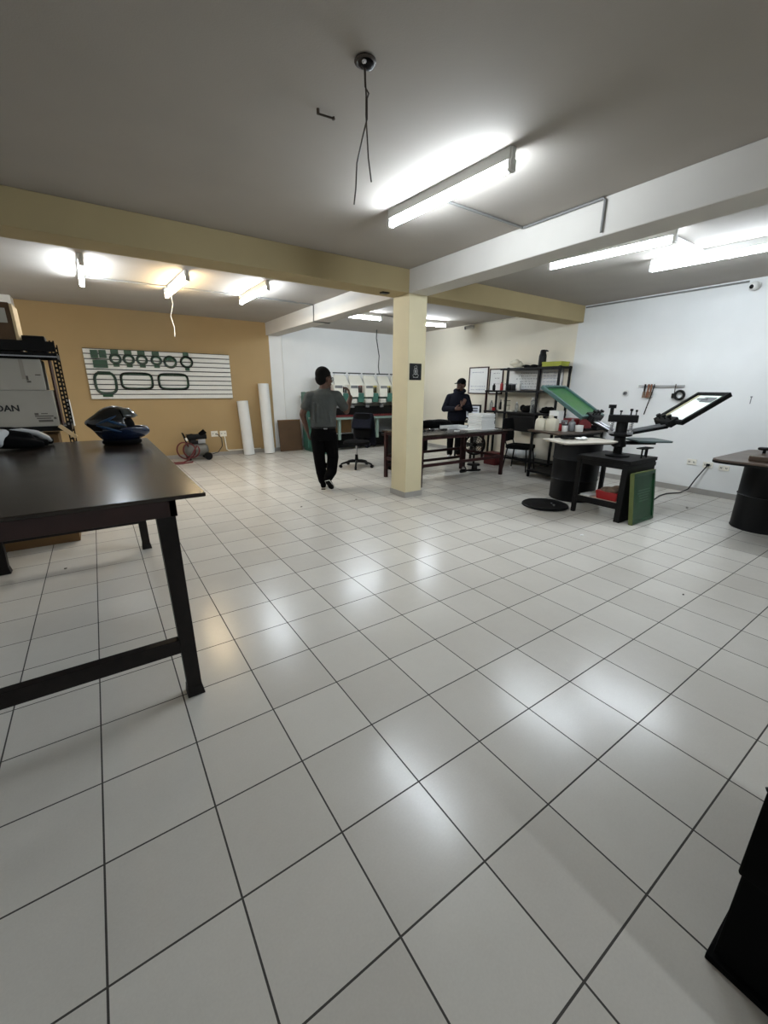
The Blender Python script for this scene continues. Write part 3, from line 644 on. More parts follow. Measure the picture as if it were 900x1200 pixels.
# ------------------------------------------------------------------ office chair
def office_chair():
    c = Vector((3.93, 6.66, 0))
    t = thing('office_chair', 'black swivel chair with navy jacket over its back, by machine', 'chair', c)
    MB().lathe([(.035, .085), (.04, .10), (.028, .20), (.028, .24)], c, 16).build('hub', M_blackp, t, smooth=True)
    MB().cyl(c + Vector((0, 0, .22)), c + Vector((0, 0, .43)), .016, n=14).build('gas_lift', M_chrome, t, smooth=True)
    for k in range(5):
        a = .35 + 2 * PI * k / 5; d = Vector((math.cos(a), math.sin(a), 0))
        lg = MB().tube([c + d * .03 + Vector((0, 0, .115)), c + d * .14 + Vector((0, 0, .11)), c + d * .26 + Vector((0, 0, .085)), c + d * .31 + Vector((0, 0, .065))], [.026, .022, .018, .015], 10).build('base_leg', M_blackp, t, smooth=True)
        s = Vector((-d.y, d.x, 0)); MB().cyl(c + d * .31 + Vector((0, 0, .03)) - s * .02, c + d * .31 + Vector((0, 0, .03)) + s * .02, .03, n=14).build('caster', M_blackp, lg, smooth=True)
    back = Vector((.83, .55, 0)); sd = Vector((-.55, .83, 0))   # backrest stands to the right in the picture
    rr = []
    for z, k in ((.43, .9), (.445, 1), (.485, 1), (.505, .88)):
        rr.append([c + Vector((0, 0, z)) + (back * math.copysign(abs(math.cos(a)) ** .6, math.cos(a)) + sd * math.copysign(abs(math.sin(a)) ** .6, math.sin(a))) * .22 * k for a in (2 * PI * i / 28 for i in range(28))])
    MB().rings(rr).build('seat', M_cloth, t, smooth=True)
    MB().tube([c + Vector((0, 0, .43)) + back * .1, c + Vector((0, 0, .44)) + back * .26, c + Vector((0, 0, .62)) + back * .29], .015, 8).build('back_bracket', M_blackp, t, smooth=True)
    def pad(o, w0, z0, z1, th, nm, m, bulge=0):
        r_ = []
        for q in range(9):
            z = z0 + (z1 - z0) * q / 8; w_ = w0 * (1 - .25 * abs(q / 4 - 1) ** 3); b0 = c + back * (o + .02 * q / 8) + Vector((0, 0, z))
            r_.append([b0 + sd * w_ * math.copysign(abs(math.cos(a)) ** .5, math.cos(a)) + back * th * math.sin(a) for a in (2 * PI * i / 20 for i in range(20))])
        return MB().rings(r_).build(nm, m, t, smooth=True)
    pad(.27, .20, .52, .98, .03, 'backrest', M_cloth)
    j = MB()
    for q in range(9):
        s_ = -1 + q / 4; j.cap(c + back * .33 + sd * .18 * s_ + Vector((0, 0, .96 - .03 * abs(s_))), c + back * (.36 + .02 * math.cos(q * 2.3)) + sd * .2 * s_ + Vector((0, 0, .40 + .05 * math.sin(q * 1.7))), .04, .045, 10)
        j.cap(c + back * .33 + sd * .17 * s_ + Vector((0, 0, .96)), c + back * .22 + sd * .18 * s_ + Vector((0, 0, .72)), .035, .03, 10)
    remesh(j.build('draped_jacket', M_navy, t), .014, 4)
    MB().box(-.05, .05, -.03, .03, .0, .006, frame(c + back * .405 + Vector((0, 0, .74)) - sd * .03, sd, Vector((0, 0, 1)), back)).build('white_print', M_plw, t)
office_chair()

# ------------------------------------------------------------------ cutting table in the middle
mx0, mx1, my0, my1, mz = 3.83, 5.86, 4.63, 5.66, .785
t = thing('cutting_table', 'dark red steel-framed table just right of the column', 'table', (4.85, 5.15, 0))
MB().box(mx0, mx1, my0, my1, mz - .025, mz).build('tabletop', M_top, t, bevel=.004)
ap = MB()
for y in (my0 + .03, my1 - .07): ap.box(mx0 + .03, mx1 - .1, y, y + .04, mz - .075, mz - .025)
for x in (mx0 + .03, mx1 - .14): ap.box(x, x + .04, my0 + .03, my1 - .03, mz - .075, mz - .025)
ap.build('apron', M_red, t, bevel=.003)
for x in (3.875, 5.70):
    for y in (4.69, 5.60): MB().taper((x, y, 0), (x, y, mz - .025), .026, .026).build('leg', M_red, t, bevel=.003)
MB().taper((5.50, 5.47, 0), (5.50, 5.47, mz - .025), .022, .022).build('leg', M_red, t, bevel=.003)
st = []
for y, z in ((4.69, .32), (5.60, .36), (5.60, .2)): MB().box(3.9, 5.68, y - .015, y + .015, z - .02, z + .025).build('stretcher', M_red, t, bevel=.002)
for x in (3.875, 5.70): MB().box(x - .015, x + .015, 4.71, 5.58, .30, .345).build('stretcher', M_red, t, bevel=.002)
# things on it
t = thing('shirt_stack', 'stack of folded white shirts on the cutting table', 'stack', (5.5, 5.0, mz))
for k in range(9):
    z = mz + .005 + k * .028; dx = random.uniform(-.012, .012); dy = random.uniform(-.012, .012)
    x0, x1_, y0, y1_ = 5.28 + dx, 5.60 + dx, 4.82 + dy, 5.14 + dy
    prof = []
    for a in range(9):
        q = PI * (.5 + a / 8); prof.append((x0 + .012 + .014 * math.cos(q), z + .013 + .013 * math.sin(q)))
    prof += [(x1_, z), (x1_, z + .026)]
    MB().prism([(p[0], p[1]) for p in prof], y0, y1_, Matrix(((1, 0, 0, 0), (0, 0, 1, 0), (0, 1, 0, 0), (0, 0, 0, 1)))).build('folded_shirt', M_paper, t, smooth=True)
t = thing('paper_sheet', 'white paper lying on the cutting table beside the shirt stack', 'paper', (5.2, 5.05, mz))
MB().box(5.02, 5.27, 4.86, 5.16, mz + .0005, mz + .004).build('sheet', M_paper, t)
MB().box(5.26, 5.66, 4.78, 5.18, mz + .0005, mz + .005).build('under_sheet', M_paper, t)
t = thing('plastic_tray', 'shallow clear plastic tray in the middle of the cutting table', 'tray', (5.05, 5.3, mz))
MB().box(4.83, 5.27, 5.14, 5.36, mz + .0005, mz + .006).build('tray_base', M_film, t)
mb = MB(); mb.box(4.83, 5.27, 5.14, 5.148, mz + .006, mz + .05); mb.box(4.83, 5.27, 5.352, 5.36, mz + .006, mz + .05); mb.box(4.83, 4.838, 5.148, 5.352, mz + .006, mz + .05); mb.box(5.262, 5.27, 5.148, 5.352, mz + .006, mz + .05)
mb.build('tray_wall', M_film, t)
tag(lump('black_fabric', (4.75, 5.52, mz), (1.0, .22, .15), M_cloth, None, None, 3, 16), 'heap of black cloth along the back of the cutting table', 'cloth')
for i, (x, y, a, l) in enumerate(((4.24, 5.2, .4, 'shiny scissors on the table, closest to the column'), (4.46, 5.2, -.3, 'shiny scissors on the table, between two other pairs'), (4.68, 5.17, .3, 'shiny scissors on the table, next to the clear tray'))):
    if i == 0:
        t = thing('scissors', l, 'scissors', (x, y, mz), 'scissors on the cutting table'); sc0 = t
        M = Matrix.Translation((x, y, mz))
        for s in (-1, 1):
            mb = MB().rings([[M @ Vector(p) for p in ((-.01 * s - .012, 0, .006 + .003 * s), (-.01 * s + .012, 0, .006 + .003 * s), (-.01 * s + .012, .01, .03), (-.01 * s - .012, .01, .03))], [M @ Vector((.05 * s + e_, .17, z_)) for e_, z_ in ((-.003, .004), (.003, .004), (.003, .012), (-.003, .012))]])
            mb.build('blade', M_chrome, t)
            MB().tube([M @ Vector((-.035 * s + .028 * math.cos(q), -.06 + .04 * math.sin(q), .012)) for q in (2 * PI * i_ / 16 for i_ in range(16))], .009, 6, closed=True).build('handle', M_blackp, t, smooth=True)
        sc0.rotation_euler.z = a
    else: dup(sc0, (x, y, mz), l, rz=a)
tag(MB().prism([(4.73 + .05 * math.cos(q) + .015 * math.cos(2 * q), 4.84 + .035 * math.sin(q)) for q in (2 * PI * i / 18 for i in range(18))], mz, mz + .012).build('chalk', M_plw, rootloc=(4.73, 4.84, mz), bevel=.004), 'small white chalk piece at the front edge of the cutting table', 'chalk')
# things under it
t = thing('storage_crate', 'black crate under the cutting table beside the column', 'crate', (4.6, 5.9, 0))
mb = MB().box(4.25, 4.95, 5.80, 6.2, .30, .62); mb.build('crate_body', M_blackp, t, bevel=.01)
MB().box(4.2, 5.0, 5.76, 6.24, .62, .66).build('rim', M_blackp, t, bevel=.006)
MB().box(4.5, 4.62, 5.795, 5.8, .45, .53).build('paper_tag', M_grey, t)
MB().box(4.3, 4.9, 5.84, 6.16, 0, .30).build('crate_stand', M_matblk, t)
# floor fan / motor below the table
t = thing('floor_fan', 'black round fan standing behind the cutting table', 'fan', (5.95, 5.6, 0))
fc = Vector((6.0, 5.62, .40)); fn = Vector((-.62, -.78, 0)).normalized(); fs = Vector((-fn.y, fn.x, 0))
MF = frame(fc, fs, Vector((0, 0, 1)), fn)
mb = MB()
for r_ in (.06, .10, .14, .18): mb.tube([MF @ Vector((r_ * math.cos(q), r_ * math.sin(q), .05 - r_ * .15)) for q in (2 * PI * i / 28 for i in range(28))], .005, 5, closed=True)
for k in range(12): q = 2 * PI * k / 12; mb.tube([MF @ Vector((.03 * math.cos(q), .03 * math.sin(q), .05)), MF @ Vector((.19 * math.cos(q), .19 * math.sin(q), .02))], .004, 5)
mb.build('grille', M_legs, t)
MB().tube([MF @ Vector((.19 * math.cos(q), .19 * math.sin(q), .0)) for q in (2 * PI * i / 32 for i in range(32))], .02, 8, closed=True).build('ring', M_blackp, t, smooth=True)
for k in range(4):
    q = 2 * PI * k / 4; d = Vector((math.cos(q), math.sin(q), 0)); e_ = Vector((-math.sin(q), math.cos(q), 0))
    MB().rings([[MF @ (d * .03 + e_ * .02 * s + Vector((0, 0, z + s * .012))) for s, z in ((-1, 0), (1, 0), (1, .004), (-1, .004))], [MF @ (d * .16 + e_ * .05 * s + Vector((0, 0, z + s * .02))) for s, z in ((-1, 0), (1, 0), (1, .004), (-1, .004))]]).build('fan_blade', M_tank, t)
MB().cyl(MF @ Vector((0, 0, -.08)), MF @ Vector((0, 0, .03)), .045, n=16).build('motor', M_blackp, t, smooth=True)
mb = MB().cyl((6.0, 5.62, .21), (6.0, 5.62, .03), .02, n=12); mb.cyl((6.0, 5.62, .03), (6.0, 5.62, 0), .12, .13, n=24); mb.build('stand', M_blackp, t, smooth=True)
tag(MB().box(6.28, 6.55, 5.33, 5.62, 0, .24).build('red_toolbox', M_dred, rootloc=(6.4, 5.47, 0), bevel=.015), 'dark red box on the floor beside the black round fan', 'box')
# slippers on the floor
t = thing('sandals', 'crumpled dark sandals on floor under the cutting table', 'sandals', (5.45, 5.22, 0))
for k, (x, y, a) in enumerate(((5.34, 5.24, .5), (5.56, 5.2, -.3))):
    M = Matrix.Translation((x, y, 0)) @ Matrix.Rotation(a, 4, 'Z')
    so = MB().prism([(.15 * math.cos(q), .06 * math.sin(q) * (1 + .2 * math.cos(q))) for q in (2 * PI * i / 20 for i in range(20))], 0, .02, M).build('sandal_sole', M_matblk, t)
    rr = []
    for q in range(7):
        a_ = PI * q / 6; rr.append([M @ Vector((.02 + dx_, .048 * math.cos(a_), .018 + (.075 + .02 * k) * math.sin(a_) - th_)) for dx_, th_ in ((-.035, 0), (.035, 0), (.035, .006), (-.035, .006))])
    MB().rings(rr).build('strap', M_legs, so)

# ------------------------------------------------------------------ black chair at right bench
t = thing('side_chair', 'black four-legged chair between cutting table and bottle bench', 'chair', (6.22, 4.72, 0))
cc = Vector((6.22, 4.72, 0)); cb = Vector((-.30, .95, 0)).normalized(); cs = Vector((cb.y, -cb.x, 0))
MC = frame(cc, cs, cb, Vector((0, 0, 1)))
MB().rings([[MC @ Vector((sx * .21 * k_, sy * .21 * k_, z)) for sx, sy in ((-1, -.8), (-.8, -1), (.8, -1), (1, -.8), (1, .8), (.8, 1), (-.8, 1), (-1, .8))] for z, k_ in ((.42, .94), (.435, 1), (.475, 1), (.49, .94))]).build('seat', M_cloth, t, smooth=True)
rr = []
for q in range(8):
    z = .54 + .40 * q / 7; w_ = .24 * (1 - .25 * abs(q / 3.5 - 1) ** 3)
    rr.append([MC @ Vector((w_ * math.copysign(abs(math.cos(a)) ** .5, math.cos(a)), .21 + .05 * q / 7 + .025 * math.sin(a) + .04 * (1 - math.cos(a) ** 2) , z)) for a in (2 * PI * i / 20 for i in range(20))])
MB().rings(rr).build('backrest', M_cloth, t, smooth=True)
for sx in (-1, 1):
    for sy in (-1, 1):
        top = MC @ Vector((sx * .17, sy * .17, .43)); bot = MC @ Vector((sx * .22, sy * .22, .02))
        lg = MB().cyl(bot, top, .012, n=10).build('leg', M_black, t, smooth=True)
        MB().cyl(bot - Vector((0, 0, .02)), bot + Vector((0, 0, .015)), .017, n=10).build('foot_cap', M_sole, lg, smooth=True)
for sx in (-1, 1): MB().tube([MC @ Vector((sx * .17, .17, .43)), MC @ Vector((sx * .185, .22, .55)), MC @ Vector((sx * .17, .26, .75))], .011, 8).build('back_support', M_black, t, smooth=True)

# ------------------------------------------------------------------ shelving along right wall
t = thing('shelving_unit', 'black open shelving unit with bottles against the right wall', 'shelf', (6.83, 5.2, 0))
sx_, sxr = 6.66, 7.0
for y in (6.03, 5.52, 4.82, 4.42): MB().box(sx_, sx_ + .035, y - .018, y + .018, 0, 1.84 if y < 6 else 1.42).build('post', M_red if y > 6 else M_black, t, bevel=.002)
for y in (6.03, 5.05, 4.42): MB().box(sxr - .03, sxr, y - .018, y + .018, 0, 1.84 if y < 6 else 1.42).build('post', M_black, t, bevel=.002)
for z, y1_ in ((1.83, 5.70), (1.42, 6.05), (1.02, 6.05), (.14, 5.55)): MB().box(sx_ - .01, sxr + .01, 4.40, y1_, z - .035, z).build('shelf', M_black, t, bevel=.003)
# whiteboards
def whiteboard(y0, y1_, z0, z1, label, framem, strokes, seed, wall=X1):
    t = thing('whiteboard', label, 'whiteboard', (wall, (y0 + y1_) / 2, z0))
    MB().box(wall - .012, wall, y0, y1_, z0, z1).build('board', M_paper, t)
    f = MB(); b = .022
    f.box(wall - .022, wall, y0 - b, y1_ + b, z1, z1 + b); f.box(wall - .022, wall, y0 - b, y1_ + b, z0 - b, z0)
    f.box(wall - .022, wall, y0 - b, y0, z0, z1); f.box(wall - .022, wall, y1_, y1_ + b, z0, z1); f.build('frame', framem, t)
    rnd = random.Random(seed); s = MB()
    for (a0, a1, z) in strokes:
        y = a0
        while y > a1:                                   # illegible handwriting, running away from the viewer's left
            l_ = rnd.uniform(.02, .06); hh_ = rnd.uniform(.006, .014)
            s.tube([(wall - .0135, y - l_ * q / 6, z + hh_ * (1 if q % 2 else -1) * rnd.uniform(.5, 1)) for q in range(7)], .0018, 4); y -= l_ + rnd.uniform(.015, .03)
    s.build('lettering', M_bluei if seed % 2 else M_ink, t)
whiteboard(6.36, 6.88, 1.36, 1.88, 'white board with a few written lines in dark red frame', M_red, [(6.8, 6.5, 1.79), (6.83, 6.42, 1.50), (6.83, 6.45, 1.43)], 1)
whiteboard(5.96, 6.28, 1.36, 1.83, 'narrow white board right of the dark red framed one', M_red, [(6.2, 6.02, 1.76), (6.15, 6.02, 1.66), (6.15, 6.0, 1.55)], 2)
whiteboard(5.10, 5.80, 1.45, 1.79, 'wide white board covered in writing behind the shelving', M_alum, [(5.5, 5.15, 1.74), (5.55, 5.14, 1.69), (5.6, 5.13, 1.64), (5.5, 5.2, 1.59), (5.6, 5.13, 1.545), (5.5, 5.13, 1.49)], 4)
whiteboard(4.60, 5.02, 1.45, 1.79, 'small white board with blue writing at the shelf end', M_alum, [(4.98, 4.7, 1.74), (4.98, 4.66, 1.69), (4.98, 4.7, 1.64), (4.98, 4.65, 1.58), (4.98, 4.72, 1.52)], 3)

def bottle(name, x, y, z, r, h, m, label, cat='bottle', capm=M_blackp, neck=.4, n=16, liquid=None):
    t = thing(name, label, cat, (x, y, z))
    MB().lathe([(r * .9, 0), (r, .006), (r, h * .68), (r * .85, h * .76), (r * neck, h * .84), (r * neck, h * .88)], (x, y, z + .0005), n).build('bottle_body', m, t, smooth=True)
    MB().cyl((x, y, z + h * .87), (x, y, z + h), r * neck * 1.2, r * neck * 1.1, n=12).build('bottle_cap', capm, t, smooth=True)
    return t
def jar(name, x, y, z, r, h, m, label, cat='jar', lidm=M_blackp):
    t = thing(name, label, cat, (x, y, z))
    MB().lathe([(r * .95, 0), (r, .005), (r, h * .82), (r * .94, h * .85)], (x, y, z + .0005), 18).build('jar_body', m, t, smooth=True)
    MB().lathe([(r * 1.03, h * .84), (r * 1.03, h * .99), (r * .98, h)], (x, y, z), 18).build('lid', lidm, t, smooth=True)
    return t
# top shelf
lump('crumpled_bag', (6.82, 5.43, 1.84), (.16, .26, .17), M_creamp, 'crumpled cream bag on the shelving top', 'bag', 5, 8, vox=.01)
tag(MB().box(6.72, 6.95, 5.32, 5.69, 1.8305, 1.838).build('paper_sheet', M_paper, rootloc=(6.83, 5.5, 1.83)), 'white sheet lying on the shelving top under the cream bag', 'paper')
lump('dark_cloth', (6.82, 5.12, 1.83), (.2, .32, .06), M_cloth, 'flat dark cloth on the shelving top', 'cloth', 6, 8, vox=.009)
t = thing('thermos', 'tall black thermos with a spout on the shelving top', 'thermos', (6.82, 4.89, 1.83))
MB().lathe([(.062, 0), (.066, .01), (.066, .19), (.058, .22), (.05, .23)], (6.82, 4.89, 1.8305), 20).build('flask', M_blackp, t, smooth=True)
MB().lathe([(.052, .22), (.05, .27), (.04, .295), (.01, .30)], (6.82, 4.89, 1.83), 20).build('cap', M_blackp, t, smooth=True)
MB().tube([(6.82, 4.87, 2.10), (6.80, 4.81, 2.105), (6.79, 4.77, 2.095)], [.02, .016, .01], 10).build('spout', M_blackp, t, smooth=True)
t = thing('flat_carton', 'yellow-green flat carton on the shelving top', 'box', (6.82, 4.63, 1.83))
MB().box(6.70, 6.95, 4.43, 4.80, 1.8305, 1.905).build('carton', M_ygreen, t, bevel=.004)
MB().box(6.694, 6.956, 4.424, 4.806, 1.88, 1.91).build('lid', M_ygreen, t, bevel=.004)
# mid shelf
z = 1.42
bottle('ink_bottle', 6.82, 5.97, z, .03, .13, M_blackp, 'small black bottle alone at the left of the middle shelf')
bottle('spray_can', 6.82, 5.77, z, .032, .16, M_redp, 'red spray can on the middle shelf', 'spray can', M_dred, .6)
bottle('spray_can', 6.82, 5.67, z, .03, .13, M_plw, 'white spray can next to the red one', 'spray can', M_grey, .6)
jar('ink_jar', 6.82, 5.56, z, .04, .13, M_blackp, 'black jar next to the white spray can', 'jar', M_grey)
jar('ink_jar', 6.80, 5.46, z, .042, .125, M_blackp, 'black jar in the middle of the three shelf jars', 'jar', M_grey)
jar('ink_jar', 6.84, 5.365, z, .036, .14, M_plw, 'white jar at the right of the shelf jars', 'jar', M_plw)
# low shelf
z = 1.02
bottle('clear_bottle', 6.82, 6.00, z, .035, .2, M_glass, 'clear bottle at the left end of the low shelf', 'bottle', M_glass)
jar('ink_jar', 6.80, 5.92, z, .035, .07, M_redp, 'short red jar on the low shelf', 'jar', M_black)
bottle('thin_bottle', 6.82, 5.76, z, .022, .22, M_black, 'thin dark bottle beside the stacked lids', 'bottle')
tag(MB().box(6.70, 6.92, 5.36, 5.72, z + .0005, z + .025).build('white_tray', M_creamp, rootloc=(6.8, 5.55, z), bevel=.006), 'pale flat tray on the low shelf', 'tray')
t = thing('container_stack', 'stack of small cream containers with dark lids on low shelf', 'containers', (6.82, 5.60, z + .025))
for k in range(4):
    MB().lathe([(.055, 0), (.062, .03), (.062, .036)], (6.82, 5.60, z + .026 + .046 * k), 18).build('container', M_creamp, t, smooth=True)
    MB().lathe([(.066, .036), (.066, .044), (.06, .046)], (6.82, 5.60, z + .026 + .046 * k), 18).build('lid', M_blackp if k % 2 else M_creamp, t, smooth=True)
bottle('clear_bottle', 6.76, 5.31, z, .03, .19, M_glass, 'clear bottle right of the pale tray on low shelf', 'bottle', M_plw)
lump('baseball_hat', (6.80, 5.12, z), (.2, .24, .17), M_matblk, 'black hat lying on the low shelf', 'hat', 9, 9, vox=.01)
bottle('water_bottle', 6.76, 4.95, z, .042, .28, M_glass, 'tall clear water bottle on the low shelf', 'bottle', M_plw, .5)
lump('dark_bag', (6.82, 4.72, z), (.2, .24, .14), M_matblk, 'black bag at the right end of the low shelf', 'bag', 10, 9, vox=.01)
t = thing('storage_tote', 'big black tote hanging under the low shelf', 'bin', (6.8, 5.1, .65))
MB().rings([[(6.71, 4.88, .66), (6.94, 4.88, .66), (6.94, 5.44, .66), (6.71, 5.44, .66)], [(6.70, 4.86, .95), (6.96, 4.86, .95), (6.96, 5.47, .95), (6.70, 5.47, .95)]]).build('tote_body', M_blackp, t, bevel=.015)
MB().box(6.698, 6.966, 4.85, 5.48, .945, .984).build('rim', M_black, t, bevel=.008)
lump('plastic_bag', (6.80, 5.12, .14), (.26, .55, .26), M_film, 'crumpled clear plastic bag on the bottom shelf of the shelving', 'bag', 12, 14, vox=.012)

# bench with bottles
bz = .80
t = thing('bottle_bench', 'dark bench covered in bottles beside the printing press', 'bench', (6.4, 4.0, 0))
MB().prism([(5.70, 3.62), (7.03, 3.62), (7.03, 4.38), (5.92, 4.38)], bz - .03, bz).build('benchtop', M_desk, t, bevel=.004)
for (x, y) in ((5.84, 3.68), (6.98, 3.68), (5.98, 4.32), (6.98, 4.32)): MB().taper((x, y, 0), (x, y, bz - .03), .018, .018).build('leg', M_black, t, bevel=.002)
MB().box(5.9, 6.98, 3.72, 4.30, .10, .13).build('lower_shelf', M_black, t)
mb = MB(); mb.box(5.86, 6.96, 3.67, 3.69, bz - .075, bz - .03); mb.box(6.0, 6.96, 4.31, 4.33, bz - .075, bz - .03); mb.build('apron', M_black, t)
def jug(x, y, label, s=1.0):
    t = thing('plastic_jug', label, 'jug', (x, y, bz))
    MB().rings([[(x + sx * .07 * k * s, y + sy * .09 * k * s, bz + zz * s) for sx, sy in ((-1, -.7), (-.7, -1), (.7, -1), (1, -.7), (1, .7), (.7, 1), (-.7, 1), (-1, .7))] for zz, k in ((.001, .95), (.012, 1), (.15, 1), (.19, .85), (.205, .5))]).build('jug_body', M_creamp, t, smooth=True)
    MB().cyl((x, y - .045 * s, bz + .19 * s), (x, y - .045 * s, bz + .235 * s), .026 * s, n=14).build('cap', M_black, t, smooth=True)
    MB().tube([(x, y + .07 * s, bz + .17 * s), (x, y + .065 * s, bz + .225 * s), (x, y + .01 * s, bz + .235 * s), (x, y - .02 * s, bz + .2 * s)], .011 * s, 8).build('handle', M_creamp, t, smooth=True)
jug(6.02, 4.20, 'cream jug at the left end of the bottle bench', .95)
jug(6.05, 4.02, 'cream jug next to the clear cups on the bench', 1.0)
tag(MB().box(6.35, 6.50, 4.12, 4.30, bz, bz + .30).build('white_carton', M_plw, rootloc=(6.4, 4.2, bz), bevel=.004), 'white upright carton behind the cream jugs', 'box')
bottle('red_can', 6.15, 3.95, bz, .035, .12, M_redp, 'red can right of the cream jugs', 'can', M_dred, .8)
jar('paint_pot', 6.16, 3.86, bz, .045, .11, M_plw, 'white pot with a dark lid on the bench', 'pot', M_blackp)
jar('paint_pot', 6.32, 3.98, bz, .05, .16, M_glass, 'clear pot with a dark lid behind the white pot', 'pot', M_grey)
bottle('cone_bottle', 6.27, 3.81, bz, .055, .19, M_grey, 'grey cone-topped bottle on the bench', 'bottle', M_grey, .3)
jar('white_cup', 6.30, 3.70, bz, .06, .10, M_plw, 'white tub at the front edge of the bench', 'tub', M_plw)
t = thing('red_machine', 'dark red bulky tool lying on the bench', 'tool', (6.6, 3.85, bz))
mb = MB().cyl((6.55, 3.75, bz + .10), (6.85, 3.95, bz + .10), .095, n=20); mb.build('motor_body', M_dred, t, smooth=True)
MB().box(6.50, 6.72, 3.95, 4.15, bz, bz + .18).build('housing', M_dred, t, bevel=.02)
MB().box(6.52, 6.70, 3.70, 3.76, bz, bz + .04).build('foot', M_black, t)
tag(MB().box(6.72, 6.98, 3.64, 3.75, bz, bz + .085).build('dark_case', M_black, rootloc=(6.85, 3.7, bz), bevel=.008), 'flat black case on the bench next to the press', 'case')

# monitor stand
t = thing('monitor_desk', 'small black desk under the monitor behind the table', 'desk', (6.6, 6.3, 0))
MB().box(6.38, 6.98, 6.08, 6.62, .76, .79).build('desktop', M_black, t, bevel=.003)
for x in (6.42, 6.94):
    for y in (6.12, 6.58): MB().taper((x, y, 0), (x, y, .76), .018, .018).build('leg', M_black, t)
t = thing('monitor', 'old black monitor with a lit pale screen beside the man', 'monitor', (6.62, 6.25, .79))
MM = Matrix.Translation((6.6, 6.27, .79)) @ Matrix.Rotation(math.radians(-58), 4, 'Z')
# local: screen faces -y
MB().box(-.17, .17, -.13, -.09, .05, .34, MM).build('bezel', M_blackp, t, bevel=.008)
MB().rings([[MM @ Vector((sx * a, yy, .195 + sz * b)) for sx, sz in ((-1, -1), (1, -1), (1, 1), (-1, 1))] for a, b, yy in ((.16, .135, -.09), (.15, .125, 0), (.10, .09, .12))]).build('housing', M_blackp, t, bevel=.01)
MB().box(-.135, .135, -.132, -.129, .085, .31, MM).build('screen', M_screen, t)
ui = MB()
for (a, b, c, d) in ((-.11, -.04, .22, .28), (-.02, .10, .25, .28), (-.02, .10, .20, .23), (-.11, .0, .12, .18), (.02, .11, .12, .17)): ui.box(a, b, -.134, -.1315, c, d, MM)
ui.build('screen_windows', mat('screen_grey', (110, 116, 124), .4), t)
MB().box(-.10, .10, -.12, .08, 0, .05, MM).build('base', M_blackp, t, bevel=.01)

# ------------------------------------------------------------------ screen printing press
pc = Vector((4.96, 2.40, 0))
t = thing('press_cabinet', 'black stand with low shelf under the printing press', 'stand', (4.97, 2.4, 0))
MB().box(4.66, 5.30, 2.10, 2.72, .66, .70).build('stand_top', M_black, t, bevel=.004)
MB().box(4.66, 5.29, 2.11, 2.175, 0, .66).build('side_panel', M_black, t, bevel=.004)
for x in (4.69, 5.26): MB().box(x - .022, x + .022, 2.66, 2.705, 0, .66).build('leg', M_black, t, bevel=.003)
MB().box(4.69, 5.26, 2.175, 2.66, .185, .21).build('shelf', M_creamp, t, bevel=.002)
MB().box(4.672, 4.69, 2.175, 2.66, .145, .215).build('shelf_edge', M_black, t)
MB().box(4.68, 4.70, 2.175, 2.66, .60, .66).build('top_brace', M_black, t)
MB().tube([(5.26, 2.2, .21), (5.26, 2.45, .66)], .01, 6).build('brace', M_black, t)
MB().tube([(5.26, 2.33, .44), (5.26, 2.2, .44)], .008, 6).build('brace', M_black, t)
MB().rings([[(4.655, 2.104, .60), (5.295, 2.104, .60), (5.295, 2.11, .60), (4.655, 2.11, .60)], [(4.655, 2.104, .64), (5.295, 2.104, .64), (5.295, 2.11, .64), (4.655, 2.11, .64)]]).build('side_trim', M_blackp, t)
t = thing('red_bin', 'red open bin on the press stand shelf', 'bin', (4.80, 2.32, .21))
MB().rings([[(4.74 - k, 2.22 - k, z), (4.90 + k, 2.22 - k, z), (4.90 + k, 2.45 + k, z), (4.74 - k, 2.45 + k, z)] for z, k in ((.2105, 0), (.31, .015))]).build('bin_body', M_redp, t, bevel=.008)
remesh(MB().ball((4.80, 2.33, .32), (.08, .11, .04)).ball((4.86, 2.28, .34), (.05, .06, .04)).build('contents', M_rag, t), .01, 2)
tag(MB().rings([[(4.72, 2.52, .2105), (4.9, 2.5, .2105), (4.93, 2.64, .2105), (4.74, 2.65, .2105)], [(4.72, 2.52, .225), (4.9, 2.5, .225), (4.93, 2.64, .225), (4.74, 2.65, .225)]]).build('paper_bundle', M_paper, rootloc=(4.8, 2.58, .21)), 'pale paper bundle at the left of the press stand shelf', 'paper')
# press
t = thing('screen_printing_press', 'black rotary screen printing press with two raised screens', 'printing press', pc + Vector((0, 0, .70)))
MB().lathe([(.13, .7005), (.13, .715), (.05, .73), (.045, .80), (.075, .815), (.075, .86), (.06, .88), (.06, 1.09)], (pc.x, pc.y, 0), 24).build('pedestal', M_black, t, smooth=True)
MB().lathe([(.10, 0), (.12, .01), (.12, .035), (.06, .05)], (pc.x, pc.y, .93), 24).build('hub', M_black, t, smooth=True)
vw = Vector((pc.y, -pc.x, 0)).normalized()          # across the view
MHd = frame(Vector((pc.x, pc.y, 0)), vw, Vector((-vw.y, vw.x, 0)), Vector((0, 0, 1)))
MB().box(-.15, .15, -.07, .07, 1.09, 1.17, MHd).build('head_block', M_black, t, bevel=.008)
for k, (x, h_, r_) in enumerate(((-.125, .11, .04), (-.03, .05, .014), (.07, .07, .016), (.12, .06, .012))):
    mb = MB().cyl(MHd @ Vector((x, -.03, 1.17)), MHd @ Vector((x, -.03, 1.17 + h_ * .7)), r_ * .5, n=12); mb.cyl(MHd @ Vector((x, -.03, 1.17 + h_ * .65)), MHd @ Vector((x, -.03, 1.17 + h_)), r_, n=14); mb.build('knob', M_blackp, t, smooth=True)
